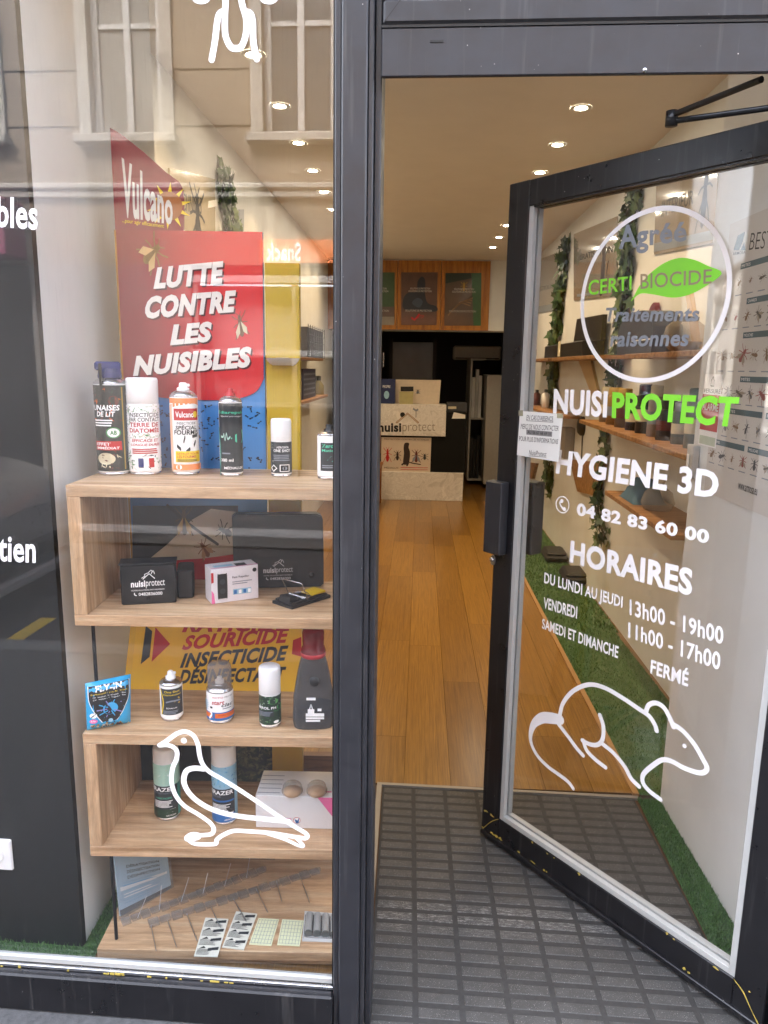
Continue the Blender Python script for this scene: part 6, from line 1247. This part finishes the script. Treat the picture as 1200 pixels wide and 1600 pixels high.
T1 = lshelf('upper oak shelf carrying the wire basket on the left wall', [(452, 560), (505, 557)]); T2 = lshelf('lower oak shelf carrying the purple carton on the left wall', [(452, 630), (513, 619)])
a0, a1 = LW.pix(470, 556)[0], LW.pix(497, 556)[0]
t = thing('wire_basket', 'black wire basket full of dark packs on the upper left wall shelf', 'basket', tuple(LD.pt(a0, T1[2], .1)))
b = MB(); b.pbox(LD, a0+.02, T1[2]+.003, a1-.02, T1[2]+.24, .03, .15, col('3a3834', .6, var=.6, scale=40), .004); b.build('packs', t)
b = MB(); 
for k in range(9): a = a0+(a1-a0)*k/8; b.tube([LD.pt(a, T1[2]+.002, .16), LD.pt(a, T1[2]+.26, .16)], .003, INK, 6)
for k in range(5): b.tube([LD.pt(a0, T1[2]+.005+.06*k, .16), LD.pt(a1, T1[2]+.005+.06*k, .16)], .003, INK, 6)
b.build('wires', t)
a0, a1 = LW.pix(468, 622)[0], LW.pix(488, 622)[0]
t = thing('purple_carton', 'dark purple carton on the lower left wall shelf', 'carton', tuple(LD.pt(a0, T2[2], .1))); b = MB(); b.pbox(LD, a0, T2[2]+.0005, a1, T2[2]+.24, .03, .13, col('2e2340', .4), .002); b.build('box', t)
b = MB(); 
for k in range(5): b.flat(LD, [(a0+.03, T2[2]+.03+.04*k), (a1-.04, T2[2]+.03+.04*k), (a1-.04, T2[2]+.045+.04*k), (a0+.03, T2[2]+.045+.04*k)], .1305, GREY)
b.build('print', t)
ctr = LD.pt(LW.pix(498, 620)[0], T2[2]+.0006, .1); t = thing('oil_bottle', 'small clear bottle with a black cap beside the purple carton', 'bottle', tuple(ctr)); b = MB(); b.lathe(ctr, [(0, 0), (.05, 0), (.05, .08), (.02, .13)], clear('oil_glass', (.7, .65, .35), .05, .5), 20); b.build('body', t)
b = MB(); b.lathe(ctr+Vector((0, 0, .13)), [(.022, 0), (.022, .04), (0, .042)], INK, 16); b.build('cap', t)
b = MB(); q = LD.P([(487, 596), (497, 596), (497, 587), (487, 588)]); b.prism(LD, q, .001, .02, CHAR); tag(b.build('wall_plate'), 'small dark plate on the left wall above the clear bottle', 'plate')
b = MB(); q = LD.P([(366, 361), (373, 361), (373, 327), (366, 327)]); b.prism(LD, q, .001, .03, GREY); tag(b.build('grey_batten'), 'short grey vertical batten on the left wall near the ivy', 'batten')
# ------------------------------------------------------------------ back of the shop
BK = PL((*inn(0, 8.6), 0), (math.cos(IR), math.sin(IR), 0))
b = MB(); hexr(b, XL+.001, 8.6, XR-.001, 9.0, 1.905, CZ-.002, WALLW); struct(b.build('bulkhead'))
wc = thing('wall_cabinet', 'row of warm oak cabinet doors high across the back of the shop', 'cabinet', tuple(BK.pt(0, 1.9)))
CAB = wood('cabinet_oak', '8a5216', 'b0701f', 'c08430', (14, 14, 1.2), knots=False, gscale=2)
aR = BK.pix(765, 460)[0]; zT, zB = CZ-.012, BK.pix(690, 516)[1]
a = aR; seams = [BK.pix(x, 460)[0] for x in (765, 689, 621, 553, 485, 417)]
for k in range(len(seams)-1):
    b = MB(); b.pbox(BK, max(seams[k+1], XL+.01)+.002, zB, seams[k]-.002, zT, .001, .022, CAB, .002); b.build('door', wc)
posters = [([(590, 508), (616, 508), (617, 426), (590, 426)], 'poster cut off by the door post on the oak cabinet', 'a'), ([(627, 508), (682, 508), (684, 426), (627, 426)], 'dark brown and navy pigeon poster on the middle cabinet door', 'b'), ([(694, 509), (751, 509), (752, 427), (696, 427)], 'brown and green insect poster on the right cabinet door', 'c')]
for px, lb, kd in posters:
    if kd == 'a': px = [(555, 508), (616, 508), (617, 426), (555, 426)]
    q = BK.P(px); t = thing('cabinet_poster', lb, 'poster', tuple(BK.pt(*q[0], .022)), 0, 'posters on the oak cabinet'); T = lambda s_, t_: bil(q, s_, t_)
    b = MB(); b.prism(BK, q, .0225, .026, col({'a': '54443a', 'b': '5a4034', 'c': '54402c'}[kd], .45, coat=.15, var=.5, scale=9)); b.build('sheet', t)
    b = MB(); c = .0266
    if kd == 'a': b.flat(BK, [T(.55, .35), T(1, .35), T(1, 1), T(.7, 1)], c, col('33502a', .4, var=.3)); b.flat(BK, [T(0, 0), T(1, 0), T(1, .16), T(0, .16)], c, col('8c8478', .5))
    if kd == 'b':
        b.flat(BK, smooth([T(.08, .30), T(.06, .5), T(.2, .62), T(.42, .64), T(.45, .82), T(.56, .92), T(.66, .85), T(.66, .6), T(.74, .42), T(.98, .36), T(.98, .26), T(.5, .26)], 3, True), c, col('1d2430', .4, var=.3, scale=20)); b.flat(BK, smooth([T(.3, .42), T(.45, .52), T(.6, .45), T(.5, .33)], 3, True), c+.0006, col('3a4656', .4)); b.ribbon(BK, [T(.3, .14), T(.38, .1), T(.5, .2)], .02, c+.0006, RED, 2); b.rtext(BK, 'STOP', *T(.48, .13), *T(.64, .19), c+.0008, RED, 0)
    if kd == 'c':
        b.flat(BK, [T(.80, 0), T(1, 0), T(1, 1), T(.72, 1)], c, col('26541e', .4, var=.3)); b.flat(BK, [T(0, .8), T(.72, .9), T(.7, 1), T(0, 1)], c, col('1c2a18', .5))
        b.bug(BK, *T(.52, .74), .07, .1, c+.0006, col('b08a20', .5)); 
        for k in range(4): b.ribbon(BK, [T(.1+.1*k, .2+.08*k), T(.4+.1*k, .42+.03*k), T(.7+.02*k, .38+.05*k)], .012, c+.0006, col('8a6a44', .5, var=.3))
    for y_ in ((.62, .57), (.08, .25))[0:1]+((.25,) if kd != 'x' else ()):
        y_ = y_ if isinstance(y_, float) else y_
    for y0_, s0_, s1_ in ((.68, .25, .80), (.63, .2, .84), (.26, .12, .86)): b.rtext(BK, 'SOLUTIONS DE PROTECTION', *T(s0_, y0_), *T(s1_, y0_+.03), c+.001, col('cfcac0', .5), .0)
    b.build('print', t)
# counter
CT = PL((*inn(0, 8.42), 0), (math.cos(IR), math.sin(IR), 0)); MARB = bpy.data.materials.new('marble_laminate'); N, L, B = nodes(MARB); tc = N.new('ShaderNodeTexCoord'); n = noise(N, L, tc.outputs['Object'], 7, 8, .65, 1.5)
L.new(ramp(N, L, n.outputs[0], [(.35, (.52, .49, .45)), (.48, (.70, .67, .63)), (.52, (.58, .55, .51)), (.6, (.74, .71, .67))]).outputs[0], B.inputs['Base Color']); B.inputs['Roughness'].default_value = .35
cn = thing('counter', 'black shop counter with marble patterned plinth and shop name panel', 'counter', tuple(CT.pt(0, 0)))
aL = -.98; aR = CT.pix(728, 700)[0]; aP = CT.pix(723, 770)[0]; zP = CT.pix(660, 738)[1]; zC = CT.pix(715, 645)[1]; BKM = col((.006, .006, .006), .6, spec=.15)
b = MB(); b.pbox(CT, aL, zP+.0005, aR, zC, -.55, -.03, BKM, .004); b.build('body', cn)
b = MB(); b.pbox(CT, aL, .0008, aP, zP, -.52, -.0005, MARB, .002); b.build('plinth', cn)
a1 = CT.pix(697, 650)[0]; z0, z1 = CT.pix(640, 681)[1], CT.pix(640, 632)[1]
b = MB(); b.pbox(CT, aL, z0, a1, z1, -.0295, .0, MARB, .002); b.pbox(CT, aL, z1-.03, a1, z1, -.35, -.0297, MARB, .002); so = b.build('name_panel', cn)
b = MB(); b.ptext(CT, 'nuisi', CT.P([(591, 675), (627, 675), (627, 661), (591, 661)]), .0012, INK, .04); b.ptext(CT, 'protect', CT.P([(629, 679), (680, 678), (680, 662), (629, 662)]), .0012, col('8d8478', .5), -.01)
b.ribbon(CT, CT.P([(620, 660), (637, 646), (653, 660)]), .02, .0012, col('7a3a26', .5), 1); b.ribbon(CT, CT.P([(620, 660), (637, 646), (653, 660)]), .008, .0018, CREAM, 1); b.disc(CT, CT.pix(629, 648), .028, .0014, INK, 14); b.ribbon(CT, CT.P([(650, 652), (650, 642)]), .006, .0012, CHAR, 1)
for q in ([(650, 643), (645, 640), (646, 637), (650, 640)], [(650, 643), (654, 641), (653, 638), (650, 640)]): b.flat(CT, CT.P(q), .0012, GREY)
b.build('lettering', so)
CU = CT.at(-.03); t = thing('counter_poster', 'pale poster of a rat and insects taped to the black counter front', 'poster', tuple(CU.pt(*CU.pix(635, 738)))); q = CU.P([(595, 738), (672, 739), (674, 684), (596, 683)])
b = MB(); b.prism(CU, q, .0006, .003, col('c6b7a6', .4, var=.05)); b.build('sheet', t); T = lambda s_, t_: bil(q, s_, t_)
b = MB(); c = .0036; a, z = T(.55, .5); DB = col('2a1a14', .5)
b.flat(CU, smooth([T(.45, .25), T(.46, .55), T(.45, .70), T(.47, .84), T(.56, .84), T(.55, .72), T(.58, .6), T(.58, .4), T(.55, .25)], 3, True), c, DB); b.ribbon(CU, [T(.55, .32), T(.62, .28), T(.8, .24)], .012, c, DB); b.ribbon(CU, [T(.47, .27), T(.43, .23)], .02, c, DB); b.ribbon(CU, [T(.55, .27), T(.53, .21)], .02, c, DB)
b.bug(CU, *T(.13, .5), .09, .16, c, RED); b.bug(CU, *T(.33, .48), .08, .11, c, DB); b.bug(CU, *T(.71, .47), .10, .14, c, col('5a1d1a', .5), GREY); b.bug(CU, *T(.88, .46), .08, .07, c, CHAR)
b.ptext(CU, 'PROTECTION CONTRE LES NUISIBLES', [T(.06, .93), T(.95, .92), T(.95, .955), T(.06, .965)], c, DB, 0); b.ptext(CU, 'MÉDIALUX', [T(.07, .11), T(.36, .11), T(.36, .17), T(.07, .17)], c, DB, 0)
for k in range(2): b.flat(CU, [T(.40, .14-.06*k), T(.95, .14-.06*k), T(.95, .155-.06*k), T(.40, .155-.06*k)], c, RED)
b.build('print', t)
# things on the counter
C2 = CT.at(-.18); zc_ = z1
t = thing('display_board', 'plain white upright board with small bee print on the counter', 'board', tuple(C2.pt(*C2.pix(660, 632)))); q = C2.P([(618, 634), (686, 634), (689, 594), (618, 593)]); b = MB(); b.prism(C2, [(max(q[0][0], -9), zc_+.001), (q[1][0], zc_+.001), q[2], q[3]], -.015, 0, col('cbbca8', .5)); b.build('board', t)
b = MB(); a, z = C2.pix(653, 612); b.bug(C2, a, z, .05, .05, .0006, CHAR, GREY); b.build('print', t)
t = thing('blue_display', 'dark blue product display standing at the left end of the counter', 'display box', tuple(C2.pt(C2.pix(600, 632)[0], zc_))); q = C2.P([(588, 634), (617, 634), (618, 592), (588, 592)]); b = MB(); b.prism(C2, [(q[0][0]-.1, zc_+.001), (q[1][0], zc_+.001), q[2], (q[3][0]-.1, q[3][1])], .002, .08, col('1e2a55', .4, var=.3, scale=20)); b.build('box', t)
b = MB(); C3 = C2.at(.08); a, z = C3.pix(604, 617); b.disc(C3, (a, z), .03, .0006, LBL, 14, .045); b.rtext(C3, 'PROPRE', *C3.pix(598, 606), *C3.pix(610, 602), .0006, WHITE, 0); b.build('print', t)
C4 = CT.at(-.06); t = thing('gel_pack', 'small yellow green pack with a black header on the counter', 'pack', tuple(C4.pt(C4.pix(635, 632)[0], zc_))); q = C4.P([(624, 632), (645, 632), (646, 612), (624, 612)]); b = MB(); b.prism(C4, [(q[0][0], zc_+.001), (q[1][0], zc_+.001), q[2], q[3]], -.04, 0, col('a8a070', .35, var=.2, scale=20)); b.build('box', t)
b = MB(); b.prism(C4, C4.P([(626, 611.5), (646, 611.5), (646, 604), (626, 604)]), -.01, -.004, INK); b.build('header', t)
b = MB(); C5 = CT.at(-.2); q = C5.P([(698, 640), (730, 640), (730, 632), (698, 632)]); t = thing('card_terminal', 'dark till block on the right end of the counter', 'till', tuple(C5.pt(*q[0]))); b.pbox(C5, q[0][0], zC+.001, q[1][0], q[2][1]+.02, -.18, 0, col((.05, .05, .055), .4), .004); b.build('body', t)
b = MB(); b.flat(C5, C5.P([(700, 639), (713, 639), (713, 635), (700, 635)]), .001, CREAM); b.build('screen', t)
b = MB(); C6 = CT.at(.0); q = CT.P([(706, 654), (727, 654), (727, 648), (709, 644)]); b.prism(CU, CU.P([(706, 654), (727, 654), (727, 648), (709, 644)]), .001, .004, CARD); tag(b.build('paper_slip'), 'cut pale paper slip at the top right of the black counter', 'paper')
# chair leg glimpsed beside the post
t = thing('wooden_chair', 'wooden chair standing left of the counter, mostly hidden by the door post', 'chair', (*inn(-.68, 8.0), 0)); CW2 = wood('chair_wood', '6a3d14', '8f5a22', 'a86f30', (14, 14, 1.5), knots=False)
for dx_, dy_ in ((-.19, -.19), (.19, -.19), (-.19, .19), (.19, .19)):
    x, y = inn(-.68+dx_, 8.0+dy_); b = MB(); b.box((x-.018, y-.018, .001), (x+.018, y+.018, .43), CW2, .003); b.build('leg', t)
x, y = inn(-.68, 8.0); b = MB(); b.box((x-.22, y-.22, .4305), (x+.22, y+.22, .465), CW2, .008); b.build('seat', t); b = MB(); b.box((x-.22, y-.23, .60), (x+.22, y-.205, .85), CW2, .008); b.build('backrest', t)
for q in (-1, 1): b = MB(); b.box((x+q*.19-.015, y-.229, .4655), (x+q*.19+.015, y-.206, .60), CW2); b.build('back_post', t)
# dark back room
BB = PL((*inn(0, 10.9), 0), (math.cos(IR), math.sin(IR), 0))
t = thing('grey_door', 'grey door with frosted panel in the dark back room above the counter', 'door', tuple(BB.pt(BB.pix(643, 600)[0], 0))); q = BB.P([(612, 650), (674, 650), (675, 535), (612, 535)]); b = MB(); b.pbox(BB, q[0][0], .001, q[1][0], q[2][1], -.04, 0, col((.30, .29, .27), .25, var=.25, scale=4), .003); b.build('leaf', t); b = MB(); b.pbox(BB, q[0][0]-.14, q[2][1]-.35, q[0][0]-.12, q[2][1]-.15, .0, .05, CHROME, .003); b.build('handle', t)
b = MB(); b.pbox(BB, q[0][0]-.05, .001, q[0][0]-.002, q[2][1]+.05, -.04, .02, col((.04, .02, .018), .5)); b.pbox(BB, q[1][0]+.002, .001, q[1][0]+.05, q[2][1]+.05, -.04, .02, col((.04, .02, .018), .5)); b.build('frame', t)
BA = PL((*inn(0, 10.2), 0), (math.cos(IR), math.sin(IR), 0)); q = BA.P([(708, 562), (800, 562), (800, 541), (708, 541)]); t = thing('air_conditioner', 'long pale air conditioner unit high in the dark back room', 'air conditioner', tuple(BA.pt(*q[0]))); q[1] = (min(q[1][0], 1.0), q[1][1])
b = MB(); b.pbox(BA, q[0][0], q[0][1], q[1][0], q[2][1], -.2, 0, col((.42, .40, .36), .4), .02); b.build('casing', t); b = MB(); b.pbox(BA, q[0][0]+.03, q[0][1]+.015, q[1][0]-.03, q[0][1]+.03, .0005, .004, INK); b.build('vent', t)
BS = PL((*inn(0, 9.35), 0), (math.cos(IR), math.sin(IR), 0)); t = thing('file_cabinet', 'tall white cupboard end with open shelf of files at the right of the back room', 'cupboard', tuple(BS.pt(BS.pix(765, 757)[0], 0)))
a0, a1 = BS.pix(757, 700)[0], .985; zt_ = BS.pix(770, 586)[1]; CUPB = col((.46, .43, .38), .6); b = MB(); b.pbox(BS, a0, .06, a1, zt_, -.7, 0, CUPB, .003); b.build('end_panel', t)
aL2 = BS.pix(737, 680)[0]; b = MB(); b.pbox(BS, aL2, .06, a0-.001, .085, -1.2, -.3, CUPB); b.pbox(BS, aL2, .85, a0-.001, .87, -1.2, -.3, CUPB); b.pbox(BS, aL2, zt_+.18, a0-.001, zt_+.2, -1.2, -.3, CUPB); b.pbox(BS, aL2-.02, .06, aL2-.001, zt_+.2, -1.2, -.3, CUPB); b.build('shelf', t)
random.seed(3)
for z in (.086, .871):
    x = aL2+.006
    for k in range(3):
        wd = .038; h = random.uniform(.5, .62); 
        if x+wd > a0: break
        b = MB(); b.pbox(BS, x, z, x+wd, z+h, -.55, -.31, random.choice((CARD, col((.5, .48, .44), .5), INK)), .002); b.build('file', t); x += wd+.004
# dark traps on the turf
for x, y, lb in ((866, 872, 'small black bait station on the turf, farther one'), (897, 905, 'small black bait station on the turf, nearer one')):
    p = onZ(x, y, .012); t = thing('floor_trap', lb, 'bait station', (p.x, p.y, .012), .3, 'bait stations on the turf')
    b = MB(); b.box((p.x-.09, p.y-.14, .013), (p.x+.09, p.y+.14, .06), PLST, .015); b.build('base', t); b = MB(); b.box((p.x-.08, p.y-.13, .0605), (p.x+.08, p.y+.13, .085), PLST, .02); b.build('lid', t)
